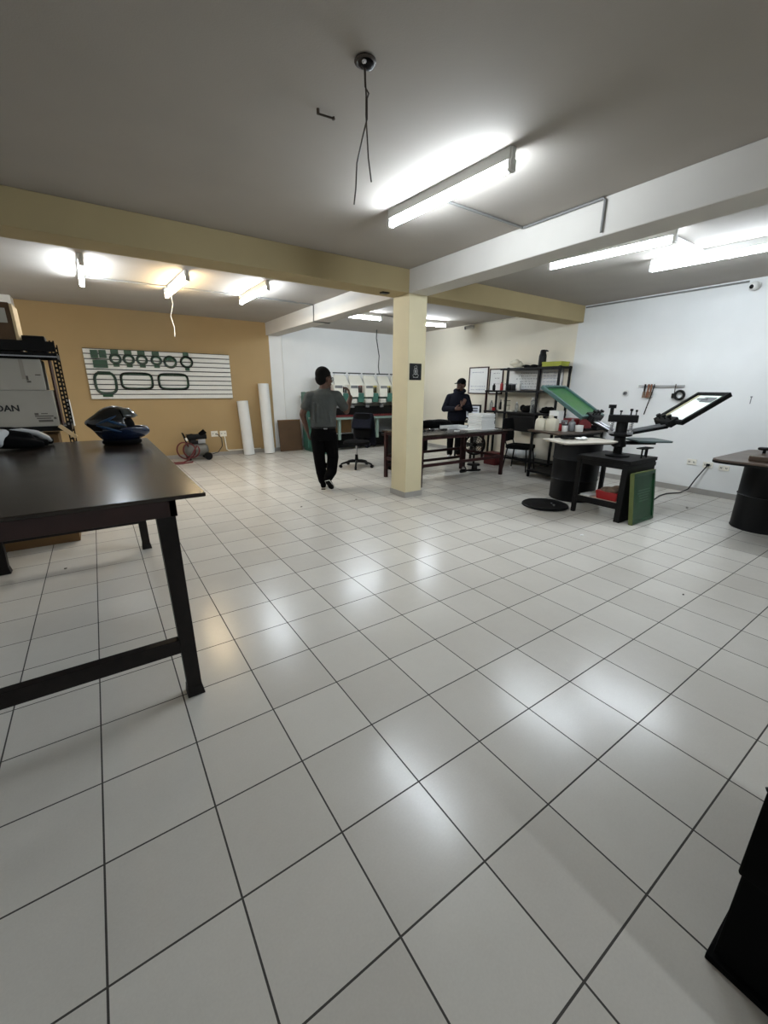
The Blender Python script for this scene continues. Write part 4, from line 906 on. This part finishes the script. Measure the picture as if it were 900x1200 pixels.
for x in (-.10, .09):
    sp = MB(); sp.tube([MHd @ Vector((x + .018 * math.cos(q * .8), -.09 + .018 * math.sin(q * .8), .98 + .0022 * q)) for q in range(52)], .004, 5); sp.build('spring', M_chrome, t)
    MB().box(x - .03, x + .03, -.10, -.06, .96, .985, MHd).build('spring_seat', M_alum, t)
def arm(yaw, tilt, L0, w_, l_, cdist, cz, fm, meshm, thick, nm, mesh_label):
    """a raised screen on its arm"""
    d = Vector((math.cos(yaw) * math.cos(tilt), math.sin(yaw) * math.cos(tilt), math.sin(tilt))); s = Vector((-math.sin(yaw), math.cos(yaw), 0)); n = d.cross(s) * -1
    n = s.cross(d); n = n if n.z > 0 else -n
    c = pc + Vector((math.cos(yaw), math.sin(yaw), 0)) * cdist; c.z = cz
    M = frame(c, d, s, n)
    # arm rails
    base = pc + Vector((math.cos(yaw), math.sin(yaw), 0)) * .10; base.z = .99
    tip = M @ Vector((-l_ / 2 - .02, 0, -.02))
    for k in (-.045, .045): MB().tube([base + s * k, tip + s * k], .012, 8).build('arm_rail', M_alum, t, smooth=True)
    ar = MB().tube([base - Vector((0, 0, .03)), tip - n * .035], .02, 8).build('arm_bar', M_black, t, smooth=True)
    mb = MB().box(-l_ / 2 - .06, -l_ / 2 + .05, -.13, .13, -.03, .045, M); mb.build('screen_clamp', M_black, t, bevel=.006)
    for k in (-.09, .0, .09):
        mb = MB().cyl(M @ Vector((-l_ / 2 - .01, k, .045)), M @ Vector((-l_ / 2 - .01, k, .085)), .008, n=8); mb.cyl(M @ Vector((-l_ / 2 - .01, k, .08)), M @ Vector((-l_ / 2 - .01, k, .10)), .024, n=12); mb.build('clamp_knob', M_blackp, t, smooth=True)
    f = MB(); b = .035; hw, hl = w_ / 2, l_ / 2
    f.box(-hl, hl, -hw, -hw + b, -thick / 2, thick / 2, M); f.box(-hl, hl, hw - b, hw, -thick / 2, thick / 2, M)
    f.box(-hl, -hl + b, -hw + b, hw - b, -thick / 2, thick / 2, M); f.box(hl - b, hl, -hw + b, hw - b, -thick / 2, thick / 2, M)
    fo = f.build('screen_frame', fm, t, bevel=.004)
    MB().box(-hl + b * .8, hl - b * .8, -hw + b * .8, hw - b * .8, -.004, 0, M).build('screen_mesh', meshm, fo)
    return M, hl, hw, fo
M1, hl, hw, fo = arm(math.radians(95), math.radians(32), 0, .57, .66, .62, 1.30, M_frameg, M_mesh, .045, 'green', '')
mb = MB()
for k in range(7): mb.box(-.2 + .05 * (k % 3), .18 - .04 * (k % 2), -.16 + .045 * k, -.150 + .045 * k, 0, .0012, M1)
mb.build('image_lines', mat('yellow_green_print', (70, 106, 40), .4, var=.2, scale=20), fo)
M2, hl, hw, fo = arm(math.radians(-33), math.radians(33), 0, .47, .57, .76, 1.25, M_black, M_wmesh, .05, 'white', '')
mb = MB(); mb.box(.12, .20, -.14, .02, .0, .012, M2); mb.box(.15, .17, -.05, .09, .01, .02, M2); mb.build('ink_scraper', M_grey, fo)
MB().box(-hl + .03, hl - .03, hw - .075, hw - .035, 0, .002, M2).build('edge_tape', mat('tan_tape', (150, 142, 112), .5), fo)
# pallets
def pallet(yaw, r0, r1, w_, m, z=.875):
    M = Matrix.Translation((pc.x, pc.y, z)) @ Matrix.Rotation(yaw, 4, 'Z')
    po = MB().prism([(r0, -w_ * .35), (r0 + .12, -w_ / 2), (r1 - .03, -w_ / 2), (r1, -w_ / 2 + .03), (r1, w_ / 2 - .03), (r1 - .03, w_ / 2), (r0 + .12, w_ / 2), (r0, w_ * .35)], 0, .018, M).build('pallet', m, t, bevel=.003)
    MB().box(.05, r1 - .1, -.03, .03, -.04, 0, M).build('pallet_arm', M_black, t, bevel=.004)
    return po, M
po, Mp = pallet(math.radians(158), .16, .86, .46, mat('worn_pale_board', (178, 172, 160), .5, var=.15, scale=6))
pallet(math.radians(-33), .14, .52, .38, M_ptl)
t2 = thing('squeegee', 'black wooden squeegee lying on the pale press pallet', 'squeegee', Mp @ Vector((.45, .1, .018)))
MB().box(.20, .62, -.215, -.185, .019, .052, Mp).build('squeegee_handle', M_matblk, t2, bevel=.004)
MB().box(.20, .62, -.206, -.196, .0185, .03, Mp).build('squeegee_blade', M_creamp, t2)
mb = MB(); mb.ball(Mp @ Vector((.68, -.06, .038)), (.045, .06, .014)).ball(Mp @ Vector((.62, -.02, .038)), (.04, .05, .012)); o = mb.build('ink_rag', M_matblk, rootloc=Mp @ Vector((.65, -.05, .018))); remesh(o, .008, 2)
tag(o, 'small black rag on the pale press pallet', 'rag')
lump('white_rag', tuple(Mp @ Vector((.48, -.03, .0185))), (.18, .12, .035), M_paper, 'crumpled white rag on the pale press pallet', 'rag', 21, 7, vox=.008)
t2 = thing('press_bracket', 'small black tool stand on the press stand top', 'bracket', (5.08, 2.18, .70))
for x, y in ((5.02, 2.16), (5.14, 2.16), (5.2, 2.2)): MB().tube([(x, y, .7005), (x, y, .76), (x, y, .80)], .009, 6).build('leg', M_black, t2)
MB().box(5.0, 5.22, 2.13, 2.22, .80, .812).build('plate', M_black, t2)
# framed screen leaning on stand side
t = thing('framed_screen', 'dark green framed screen leaning on the press stand side', 'frame', (5.0, 2.05, 0))
MFr = Matrix.Translation((4.70, 2.0, 0)) @ Matrix.Rotation(math.radians(-7.5), 4, 'X')
f = MB(); f.box(0, .50, -.02, .02, 0, .035, MFr); f.box(0, .50, -.02, .02, .535, .57, MFr); f.box(0, .035, -.02, .02, .035, .535, MFr); f.box(.465, .50, -.02, .02, .035, .535, MFr)
f.build('wood_frame', M_emul, t, bevel=.004)
MB().box(-.006, .001, -.022, .022, 0, .57, MFr).build('bare_wood_edge', M_wgreen, t)
MB().box(0, .50, -.021, .02, .569, .576, MFr).build('bare_wood_edge', M_wgreen, t)
MB().box(.03, .47, -.008, -.004, .03, .54, MFr).build('mesh', M_emul, t)
p = MB()
for k, (a, b) in enumerate(((.12, .40), (.11, .41), (.14, .38), (.16, .36), (.15, .37))): p.box(a, b, -.0095, -.008, .36 - .03 * k, .374 - .03 * k, MFr)
p.build('print_image', mat('grey_green_print', (74, 108, 86), .5), t)

# barrel and lid on the floor
t = thing('trash_barrel', 'big black barrel behind the printing press', 'barrel', (5.27, 3.07, 0))
MB().lathe([(.275, 0), (.29, .012), (.29, .27), (.30, .285), (.29, .30), (.295, .54), (.303, .555), (.295, .57), (.298, .80), (.312, .81), (.312, .83), (.285, .835), (.262, .60)], (5.27, 3.07, 0.0005), 40).build('barrel_body', M_blackp, t, smooth=True)
remesh(MB().ball((5.27, 3.07, .78), (.25, .25, .06)).build('bin_liner', M_matblk, t), .02, 2)
t = thing('barrel_lid', 'round black lid lying flat on the floor by the press', 'lid', (4.60, 3.02, 0))
MB().lathe([(.27, 0), (.285, .006), (.285, .022), (.27, .03), (.24, .022), (.05, .018), (.001, .018)], (4.60, 3.02, .0005), 40).build('disc', M_blackp, t, smooth=True)
mb = MB()
for (x, y, r_) in ((4.66, 2.93, .018), (4.70, 2.99, .012), (4.62, 2.90, .010)): mb.ball((x, y, .024), (r_, r_, .006), 10, 6)
mb.build('ink_spots', M_grey, t, smooth=True)

# ------------------------------------------------------------------ right hand desk on a drum
t = thing('drum_table', 'brown round-cornered table on a black drum, right edge', 'table', (5.8, .9, 0))
r_ = .12; cs_ = []
for cx_, cy_, a0 in ((6.15 - r_, 1.50 - r_, 0), (4.93 + r_, 1.50 - r_, PI / 2), (4.93 + r_, -.2 + r_, PI), (6.15 - r_, -.2 + r_, 1.5 * PI)):
    for k in range(7): a = a0 + PI / 2 * k / 6; cs_.append((cx_ + r_ * math.cos(a), cy_ + r_ * math.sin(a)))
MB().prism(cs_, .765, .80).build('tabletop', M_desk, t, bevel=.006)
MB().prism([(x * 1.0008 - .004, y * 1.001) for x, y in cs_], .76, .785).build('edge_band', M_black, t, bevel=.004)
MB().lathe([(.245, 0), (.255, .01), (.25, .03), (.25, .36), (.258, .372), (.25, .385), (.25, .73), (.258, .745), (.25, .76)], (5.78, 1.17, .0005), 40).build('drum', M_blackp, t, smooth=True)
MB().lathe([(.2515, .368), (.2595, .372), (.2515, .376)], (5.78, 1.17, .0), 40).build('hoop_seam', M_grey, t, smooth=True)
t = thing('clamp_press', 'brown block with a round black knob on the drum table', 'clamp', (5.9, 1.15, .80))
MB().box(5.08, 5.62, .62, 1.24, .8005, .852).build('block', M_desk, t, bevel=.008)
mb = MB().cyl((5.36, 1.20, .85), (5.36, 1.20, .89), .014, n=10); mb.lathe([(.05, 0), (.055, .006), (.055, .018), (.045, .024)], (5.36, 1.20, .885), 16); mb.build('knob', M_blackp, t, smooth=True)

# tool rail etc. on right wall
t = thing('tool_rail', 'short pale rail on the right wall with tools hanging', 'rail', (X1, 2.93, 1.5))
MB().box(X1 - .03, X1 - .012, 2.63, 3.25, 1.485, 1.515).build('rail_bar', M_alum, t, bevel=.003)
mb = MB()
for y in (2.70, 2.93, 3.18): mb.box(X1 - .012, X1, y - .012, y + .012, 1.49, 1.51)
mb.build('standoff', M_grey, t)
for i, (y, m, l) in enumerate(((3.15, M_rag, 'grey paint brush hanging left on the wall rail'), (3.10, M_orange, 'rusty paint brush hanging on the wall rail'), (3.06, M_rag, 'grey paint brush nearest the hanging cord on the wall rail'))):
    q = thing('hanging_brush', l, 'brush', (X1 - .04, y, 1.5), 'brushes hanging on the wall rail')
    MB().box(X1 - .045, X1 - .032, y - .012, y + .012, 1.42, 1.53).build('brush_handle', M_legs if i == 0 else M_orange, q, bevel=.003)
    MB().rings([[(X1 - .046, y - .016 * k, z), (X1 - .031, y - .016 * k, z), (X1 - .031, y + .016 * k, z), (X1 - .046, y + .016 * k, z)] for z, k in ((1.42, 1), (1.33, 1.3))]).build('bristles', m, q)
q = thing('tape_roll', 'black tape roll hanging at the rail end', 'tape', (X1 - .045, 2.66, 1.5))
MB().tube([(X1 - .05, 2.66 + .058 * math.cos(a), 1.375 + .058 * math.sin(a)) for a in (2 * PI * i / 28 for i in range(28))], .018, 8, closed=True).build('tape_ring', M_black, q, smooth=True)
MB().box(X1 - .065, X1 - .035, 2.70, 2.76, 1.33, 1.40).build('hook_weight', M_blackp, q, bevel=.008)
MB().tube([(X1 - .045, 2.73, 1.40), (X1 - .045, 2.735, 1.47), (X1 - .04, 2.735, 1.53)], .006, 6).build('hook', M_wire, q)
conduit('hanging_rod', [(X1 - .045, 3.02, 1.53), (X1 - .05, 3.03, 1.4), (X1 - .05, 3.07, 1.2), (X1 - .05, 3.09, 1.08)], .008, 'thin dark rod hanging down from the wall rail', 'rod', M_legs)
t = thing('round_gauge', 'small round grey fitting on the right wall', 'wall fitting', (X1, 3.44, 1.39))
MB().cyl((X1, 3.44, 1.39), (X1 - .012, 3.44, 1.39), .05, n=20).build('plate', M_plw, t, smooth=True)
MB().cyl((X1 - .012, 3.44, 1.39), (X1 - .03, 3.44, 1.39), .032, n=16).build('dial', M_grey, t, smooth=True)
MB().cyl((X1 - .03, 3.44, 1.39), (X1 - .033, 3.44, 1.39), .018, n=14).build('center', M_ink, t, smooth=True)
outlet('wall_outlet', (X1, 2.34, .445), (-1, 0, 0), 'outlet on the right wall, closest to the printing press', .06, .04)
outlet('wall_outlet', (X1, 2.14, .43), (-1, 0, 0), 'outlet on the right wall with a black plug in it', .06, .04)
outlet('wall_outlet', (X1, 1.95, .415), (-1, 0, 0), 'outlet on the right wall, closest to the drum table', .06, .035)
q = thing('power_cable', 'black cable from the right wall outlet down onto the floor', 'cable', (X1 - .02, 2.14, .43))
MB().box(X1 - .045, X1 - .0137, 2.115, 2.15, .415, .45).build('plug', M_blackp, q, bevel=.005)
cp_ = [(X1 - .045, 2.13, .43), (X1 - .06, 2.16, .36), (X1 - .09, 2.22, .22), (X1 - .13, 2.27, .07), (X1 - .2, 2.33, .014), (6.62, 2.42, .011), (6.4, 2.42, .011), (6.1, 2.36, .011), (5.75, 2.35, .011), (5.4, 2.4, .011)]
MB().tube(cp_, .009, 8).build('cord', M_cable, q, smooth=True)
tag(MB().box(X1 - .004, X1, 1.845, 1.855, 1.28, 1.37).box(X1 - .012, X1, 1.84, 1.86, 1.36, 1.375).build('wall_clip', M_grey, rootloc=(X1, 1.85, 1.3)), 'thin grey clip on the right wall above the drum table', 'clip')

# ------------------------------------------------------------------ black cabinet, bottom right corner
t = thing('black_cabinet', 'black two-tier cabinet cut off at the bottom right corner', 'cabinet', (1.5, -.3, 0))
MB().box(1.118, 1.75, -.75, .078, .012, .315).build('lower_body', M_matblk, t, bevel=.006)
MB().box(1.108, 1.75, -.75, .085, .315, .575).build('upper_body', M_matblk, t, bevel=.006)
MB().box(1.10, 1.76, -.76, .088, 0, .02).build('plinth', M_matblk, t, bevel=.003)
MB().tube([(1.12, .05, .573), (1.11, .055, .60), (1.095, .07, .605), (1.09, .085, .595)], .006, 8).build('hook', M_blackp, t, smooth=True)
MB().box(1.13, 1.75, -.75, .06, .575, .66).build('lid', M_matblk, t, bevel=.006)

# ------------------------------------------------------------------ floor bits
for i, (x, y, s, m, l) in enumerate(((3.94, 2.12, .028, M_paper, 'scrap of white paper on the floor before the press'), (1.94, 4.67, .016, M_debris, 'dark crumb on the floor left of the walking man'), (2.70, 4.6, .014, M_debris, 'dark crumb on the floor between man and column'), (-.42, 4.02, .016, M_debris, 'dark crumb on the floor under the work table'), (6.05, 1.95, .03, M_debris, 'dark scrap on the floor before the cable'), (3.35, .98, .012, M_debris, 'tiny dark crumb on the open floor tiles'))):
    mb = MB(); rnd = random.Random(i + 40)
    mb.rings([[(x + s * (1 - .3 * k) * math.cos(a) * rnd.uniform(.6, 1.2), y + s * .6 * (1 - .3 * k) * math.sin(a) * rnd.uniform(.6, 1.2), z) for a in (2 * PI * j / 8 for j in range(8))] for z, k in ((.0005, 0), (.006, 1))])
    tag(mb.build('floor_scrap', m, rootloc=(x, y, 0)), l, 'scrap')

# ------------------------------------------------------------------ people
def person_frame(o, u, v): return lambda a, b, c: Vector(o) + Vector(u) * a + Vector(v) * b + Vector((0, 0, c))
def chain(mb, pts, n=12):
    for (a, ra), (b, rb) in zip(pts, pts[1:]): mb.cap(a, b, ra, rb, n)
def hand(mb, P, wrist, d, nrm, side, curl=.5, sc=1.0):
    """palm and five bent fingers; d: direction of the hand, nrm: palm normal, side: +1 / -1 thumb side"""
    d = d.normalized(); nrm = (nrm - d * nrm.dot(d)).normalized(); s = d.cross(nrm) * side
    k = .0098 * sc
    for q in (-.027, -.009, .009, .027): mb.cap(wrist + s * q * .6 * sc, wrist + d * .085 * sc + s * q * sc, .016 * sc, .0125 * sc, 10)
    for q, L in ((.030, .072), (.010, .082), (-.010, .076), (-.029, .060)):
        a = wrist + d * .088 * sc + s * q * sc; L *= sc
        d1 = (d + nrm * curl * .6).normalized(); d2 = (d + nrm * curl * 1.6).normalized(); d3 = (d * .5 + nrm * curl * 2.2).normalized()
        b = a + d1 * L * .45; c = b + d2 * L * .32; e = c + d3 * L * .26
        chain(mb, [(a, k), (b, k * .95), (c, k * .88), (e, k * .8)], 8)
    a = wrist + d * .025 * sc + s * .03 * sc; b = a + (d * .7 + s * .7).normalized() * .045 * sc; c = b + (d + s * .15 + nrm * .3).normalized() * .032 * sc; chain(mb, [(a, .015 * sc), (b, .0115 * sc), (c, .0095 * sc)], 8)
def head(mb, c, fwd, up=Vector((0, 0, 1)), s=1.0):
    """skull, jaw, nose, brow, lips and ears; fwd is where the face looks"""
    fwd = fwd.normalized(); rt = fwd.cross(up).normalized()
    M = frame(c, fwd, -rt, up)
    mb.ball((0, 0, 0), (1, 1, 1), 20, 14, M @ Matrix.Translation((-.008 * s, 0, .03 * s)) @ Matrix.Diagonal((.098 * s, .077 * s, .095 * s, 1)))
    mb.ball((0, 0, 0), (1, 1, 1), 16, 12, M @ Matrix.Translation((.022 * s, 0, -.045 * s)) @ Matrix.Diagonal((.072 * s, .060 * s, .072 * s, 1)))
    mb.ball((0, 0, 0), (1, 1, 1), 12, 8, M @ Matrix.Translation((.070 * s, 0, -.098 * s)) @ Matrix.Diagonal((.024 * s, .028 * s, .018 * s, 1)))
    mb.cap(M @ Vector((.088 * s, 0, .012 * s)), M @ Vector((.112 * s, 0, -.030 * s)), .009 * s, .014 * s, 10)
    for q in (-1, 1):
        mb.cap(M @ Vector((.082 * s, q * .012 * s, .026 * s)), M @ Vector((.070 * s, q * .048 * s, .024 * s)), .010 * s, .009 * s, 8)
        mb.ball((0, 0, 0), (1, 1, 1), 10, 8, M @ Matrix.Translation((-.005 * s, q * .078 * s, -.015 * s)) @ Matrix.Diagonal((.020 * s, .010 * s, .033 * s, 1)))
        mb.ball((0, 0, 0), (1, 1, 1), 10, 8, M @ Matrix.Translation((.060 * s, q * .04 * s, -.03 * s)) @ Matrix.Diagonal((.022 * s, .02 * s, .02 * s, 1)))
    mb.cap(M @ Vector((.088 * s, -.022 * s, -.066 * s)), M @ Vector((.088 * s, .022 * s, -.066 * s)), .008 * s, .008 * s, 8)
    return M
def eyes(M, t, s=1.0):
    for q in (-1, 1): MB().ball((0, 0, 0), (1, 1, 1), 10, 8, M @ Matrix.Translation((.080 * s, q * .031 * s, .002 * s)) @ Matrix.Diagonal((.011 * s, .013 * s, .009 * s, 1))).build('eye', M_ink, t, smooth=True)

# --- man walking away, grey polo
def walking_man():
    o = Vector((2.585, 5.29, 0)); v = Vector((.44, .898, 0)).normalized(); u = Vector((v.y, -v.x, 0)); P = person_frame(o, u, v)
    t = thing('person', 'man walking away in grey polo and black trousers, right hand raised', 'person', o)
    hc = P(.035, .03, 1.565); face = (u * .80 + v * .6); face.z = -.05
    neck0 = P(.02, .0, 1.37); neck1 = P(.03, .02, 1.50)
    shL, shR = P(-.175, 0, 1.325), P(.205, .0, 1.335)
    elL, wrL = P(-.275, -.02, 1.09), P(-.225, .07, .86)
    elR, wrR = P(.335, .08, 1.13), P(.40, .16, 1.315)
    hipL, hipR = P(-.085, 0, .87), P(.10, 0, .87)
    knL, anL = P(-.07, .10, .46), P(-.03, .14, .09)
    knR, anR = P(.125, .10, .48), P(.05, -.06, .15)
    b = MB(); M = head(b, hc, face, s=1.14)
    chain(b, [(neck0, .062), (neck1, .060), (hc - Vector((0, 0, .03)), .062)])
    chain(b, [(P(0, .0, 1.30), .085), (P(0, .0, 1.15), .10), (P(.0, .01, .97), .10), (P(0, 0, .88), .095)])
    chain(b, [(P(-.06, 0, 1.33), .06), (shL, .055), (elL, .044), (wrL, .029)]); chain(b, [(P(.06, 0, 1.33), .06), (shR, .055), (elR, .046), (wrR, .032)])
    chain(b, [(P(-.085, 0, .80), .075), (knL, .05), (P(-.05, .12, .25), .045), (anL, .035)]); chain(b, [(P(.095, 0, .80), .075), (knR, .05), (P(.10, .03, .28), .045), (anR, .035)])
    hand(b, P, wrL, (wrL - elL) + v * .02, u, 1, .6, 1.1); hand(b, P, wrR, Vector((0, 0, .8)) + v * .3 - u * .2, -u - Vector((0, 0, .3)), -1, .7, 1.12)
    remesh(b.build('body', M_skin, t), .008, 3)
    # shirt
    s = MB()
    rings = []
    for z, a, d, off, fy in ((.915, .178, .125, .005, .0), (.98, .182, .135, .005, .0), (1.08, .180, .132, .005, 0), (1.20, .190, .125, .008, 0), (1.30, .19, .115, .012, 0), (1.36, .165, .10, .015, 0), (1.41, .11, .08, .018, 0.005), (1.43, .07, .068, .02, .01)):
        rings.append([P(off + a * math.copysign(abs(math.cos(q)) ** .85, math.cos(q)), fy + d * math.sin(q), z) for q in (2 * PI * i / 28 for i in range(28))])
    s.rings(rings)
    slL = shL + (elL - shL) * .58; slR = shR + (elR - shR) * .72
    chain(s, [(P(-.09, 0, 1.335), .075), (shL, .072), (slL, .066)]); chain(s, [(P(.11, 0, 1.34), .075), (shR, .073), (slR, .066)])
    for k in range(5): s.cap(P(-.12 + .05 * k, -.118, 1.25 - .03 * k), P(-.14 + .06 * k, -.122, 1.0), .012, .014, 8)
    remesh(s.build('polo_shirt', M_polo, t), .010, 4)
    remesh(MB().tube([neck1 + Vector((.066 * math.cos(q), .066 * math.sin(q), -.07 + .012 * math.cos(q - 1))) for q in (2 * PI * i / 20 for i in range(20))], .014, 8, closed=True).build('collar', M_polo, t), .008, 2)
    # trousers
    p = MB(); rr = []
    for z, a, d in ((.93, .165, .122), (.88, .172, .13), (.80, .175, .128), (.74, .165, .11)): rr.append([P(.005 + a * math.cos(q), d * math.sin(q), z) for q in (2 * PI * i / 24 for i in range(24))])
    p.rings(rr)
    chain(p, [(P(-.085, 0, .80), .10), (knL, .086), (P(-.05, .12, .25), .078), (anL + Vector((0, 0, .035)), .070)])
    chain(p, [(P(.095, 0, .80), .10), (knR, .086), (P(.10, .03, .28), .078), (anR + Vector((0, 0, .06)), .066)])
    remesh(p.build('trousers', M_trous, t), .010, 4)
    MB().tube([P(.005 + .172 * math.cos(q), .130 * math.sin(q), .915) for q in (2 * PI * i / 28 for i in range(28))], .014, 6, closed=True).build('belt', M_blackp, t, smooth=True)
    MB().box(-.025, .025, -.008, .008, -.002, .004, frame(P(.03, -.142, .905), u, Vector((0, 0, 1)), -v)).build('belt_patch', M_grey, t)
    # shoes
    def shoe(heel, toe, up):
        d = (toe - heel).normalized(); sd = d.cross(up).normalized(); n = sd.cross(d); L = (toe - heel).length
        M = frame(heel, d, -sd, n)
        prof = [(.0, .035), (.05, .04), (.12, .04), (.18, .048), (.24, .042), (.275, .02)]
        k = L / .275
        def ring(z, g): return [M @ Vector((x * k, w_ * g, z)) for x, w_ in prof] + [M @ Vector((x * k, -w_ * g, z)) for x, w_ in prof[::-1]]
        so = MB().rings([ring(.012, 1.0), ring(.022, 1.02)]).build('shoe_sole', M_sole, t, bevel=.003); MB().rings([ring(0, .80), ring(.0125, .84)]).build('tread', M_matblk, so)
        q = MB(); q.cap(M @ Vector((.05 * k, 0, .05)), M @ Vector((.06 * k, 0, .09)), .042, .045, 12); q.cap(M @ Vector((.05 * k, 0, .045)), M @ Vector((.20 * k, 0, .042)), .040, .036, 12); q.cap(M @ Vector((.2 * k, 0, .04)), M @ Vector((.245 * k, 0, .036)), .036, .024, 12)
        remesh(q.build('shoe', M_matblk, t), .008, 2)
    shoe(P(-.03, .06, .0), P(-.02, .34, .0), Vector((0, 0, 1)))
    shoe(P(.03, -.13, .16), P(.10, .03, .012), (Vector((0, 0, .6)) + v * .8))
    # hair
    h = MB(); h.ball((0, 0, 0), (1, 1, 1), 20, 14, M @ Matrix.Translation((-.018, 0, .051)) @ Matrix.Diagonal((.113, .095, .105, 1))); h.ball((0, 0, 0), (1, 1, 1), 16, 10, M @ Matrix.Translation((-.057, 0, -.006)) @ Matrix.Diagonal((.071, .087, .091, 1)))
    remesh(h.build('hair', M_hair, t), .008, 2); eyes(M, t, 1.14); M = M @ Matrix.Diagonal((1.14, 1.14, 1.14, 1))
    g = MB()
    for q in (-1, 1):
        g.tube([M @ Vector((.100, q * .034 + .026 * math.cos(a), .0 + .018 * math.sin(a))) for a in (2 * PI * i / 14 for i in range(14))], .003, 5, closed=True); g.tube([M @ Vector((.098, q * .06, .008)), M @ Vector((.03, q * .082, .012)), M @ Vector((-.01, q * .084, .005))], .003, 5)
    g.tube([M @ Vector((.102, -.01, .004)), M @ Vector((.104, .01, .004))], .003, 5); g.build('glasses', M_blackp, t)
walking_man()

# --- man standing behind the table, black hoodie and cap, arms folded
def standing_man():
    o = Vector((6.22, 6.40, 0)); v = Vector((o.x, o.y, 0)).normalized(); u = Vector((v.y, -v.x, 0)); P = person_frame(o, u, v)
    t = thing('person', 'man in black hooded top and cap standing with folded arms', 'person', o)
    hc = P(.06, -.02, 1.515); face = (-v * .75 - u * .66); face.z = -.08
    fd = -v; rt = -u          # body faces the viewer
    shL, shR = P(-.165, 0, 1.275), P(.185, 0, 1.275)
    elL, elR = P(-.255, -.08, 1.04), P(.275, -.07, 1.03)
    wrL, wrR = P(-.03, -.24, 1.05), P(.10, -.25, 1.11)
    b = MB(); M = head(b, hc, face, s=1.0)
    chain(b, [(P(.02, .0, 1.33), .062), (P(.05, -.01, 1.44), .056), (hc - Vector((0, 0, .03)), .058)])
    chain(b, [(P(0, 0, 1.25), .07), (P(0, 0, 1.1), .10), (P(0, 0, .93), .10), (P(0, 0, .85), .09)])
    chain(b, [(P(-.06, 0, 1.27), .05), (shL, .05), (elL, .042), (wrL, .028)]); chain(b, [(P(.06, 0, 1.27), .05), (shR, .055), (elR, .042), (wrR, .028)])
    for s_ in (-1, 1):
        chain(b, [(P(.09 * s_, 0, .84), .09), (P(.10 * s_, -.01, .45), .055), (P(.10 * s_, .01, .08), .04), (P(.11 * s_, -.10, .04), .03)])
    hand(b, P, wrL, u * 1 + Vector((0, 0, .15)) - v * .1, v, 1, .5); hand(b, P, wrR, u * .35 + Vector((0, 0, .75)), v, 1, .4)
    remesh(b.build('body', M_skin, t), .008, 3)
    s = MB(); rr = []
    for z, a, d in ((.80, .185, .14), (.86, .20, .15), (.98, .195, .145), (1.12, .20, .14), (1.20, .205, .13), (1.27, .18, .115), (1.33, .125, .10), (1.38, .09, .09), (1.42, .075, .08)): rr.append([P(.01 + a * math.cos(q), d * math.sin(q), z) for q in (2 * PI * i / 28 for i in range(28))])
    s.rings(rr)
    chain(s, [(P(-.08, 0, 1.285), .075), (shL, .07), (elL, .062), (wrL - (wrL - elL) * .12, .048)]); chain(s, [(P(.09, 0, 1.285), .075), (shR, .07), (elR, .062), (wrR - (wrR - elR) * .12, .048)])
    remesh(s.build('hooded_top', M_navy, t), .011, 4)
    hd = MB().tube([P(.04 + .10 * math.cos(q), .02 + .085 * math.sin(q), 1.40 + .03 * math.sin(q)) for q in (2 * PI * i / 20 for i in range(20))], .034, 10, closed=True); remesh(hd.build('hood', M_navy, t), .010, 2)
    p = MB(); rr = []
    for z, a, d in ((.88, .175, .13), (.80, .18, .13), (.72, .17, .11)): rr.append([P(a * math.cos(q), d * math.sin(q), z) for q in (2 * PI * i / 24 for i in range(24))])
    p.rings(rr)
    for s_ in (-1, 1): chain(p, [(P(.09 * s_, 0, .80), .092), (P(.10 * s_, -.01, .45), .075), (P(.10 * s_, .01, .11), .062)])
    remesh(p.build('trousers', M_trous, t), .011, 4)
    for s_ in (-1, 1):
        q = MB(); q.cap(P(.10 * s_, .02, .05), P(.115 * s_, -.12, .042), .044, .036, 12); q.cap(P(.115 * s_, -.12, .04), P(.12 * s_, -.17, .036), .036, .028, 12); remesh(q.build('shoe', M_plw, t), .009, 2)
        MB().prism([(.055 * math.cos(a), .155 * math.sin(a)) for a in (2 * PI * i / 20 for i in range(20))], 0, .02, frame(P(.11 * s_, -.07, 0), u, v, Vector((0, 0, 1)))).build('shoe_sole', M_sole, t)
    c = MB(); c.ball((0, 0, 0), (1, 1, 1), 20, 12, M @ Matrix.Translation((-.010, 0, .055)) @ Matrix.Diagonal((.104, .085, .085, 1)))
    c.rings([[M @ Vector((.06 + .125 * math.cos(a) * (1 if abs(a) < 1.6 else .2), .072 * math.sin(a), .048 + dz - .012 * math.cos(a))) for a in (-PI / 2 + PI * i / 12 for i in range(13))] for dz in (0, .008)])
    remesh(c.build('cap', M_matblk, t), .007, 1); eyes(M, t)
    h = MB(); h.ball((0, 0, 0), (1, 1, 1), 14, 10, M @ Matrix.Translation((-.045, 0, .0)) @ Matrix.Diagonal((.062, .078, .07, 1))); remesh(h.build('hair', M_hair, t), .008, 2)
    bd = MB(); bd.cap(M @ Vector((.085, -.028, -.085)), M @ Vector((.085, .028, -.085)), .018, .018, 10); bd.ball(M @ Vector((.07, 0, -.105)), .026); remesh(bd.build('beard', M_hair, t), .007, 1)
standing_man()
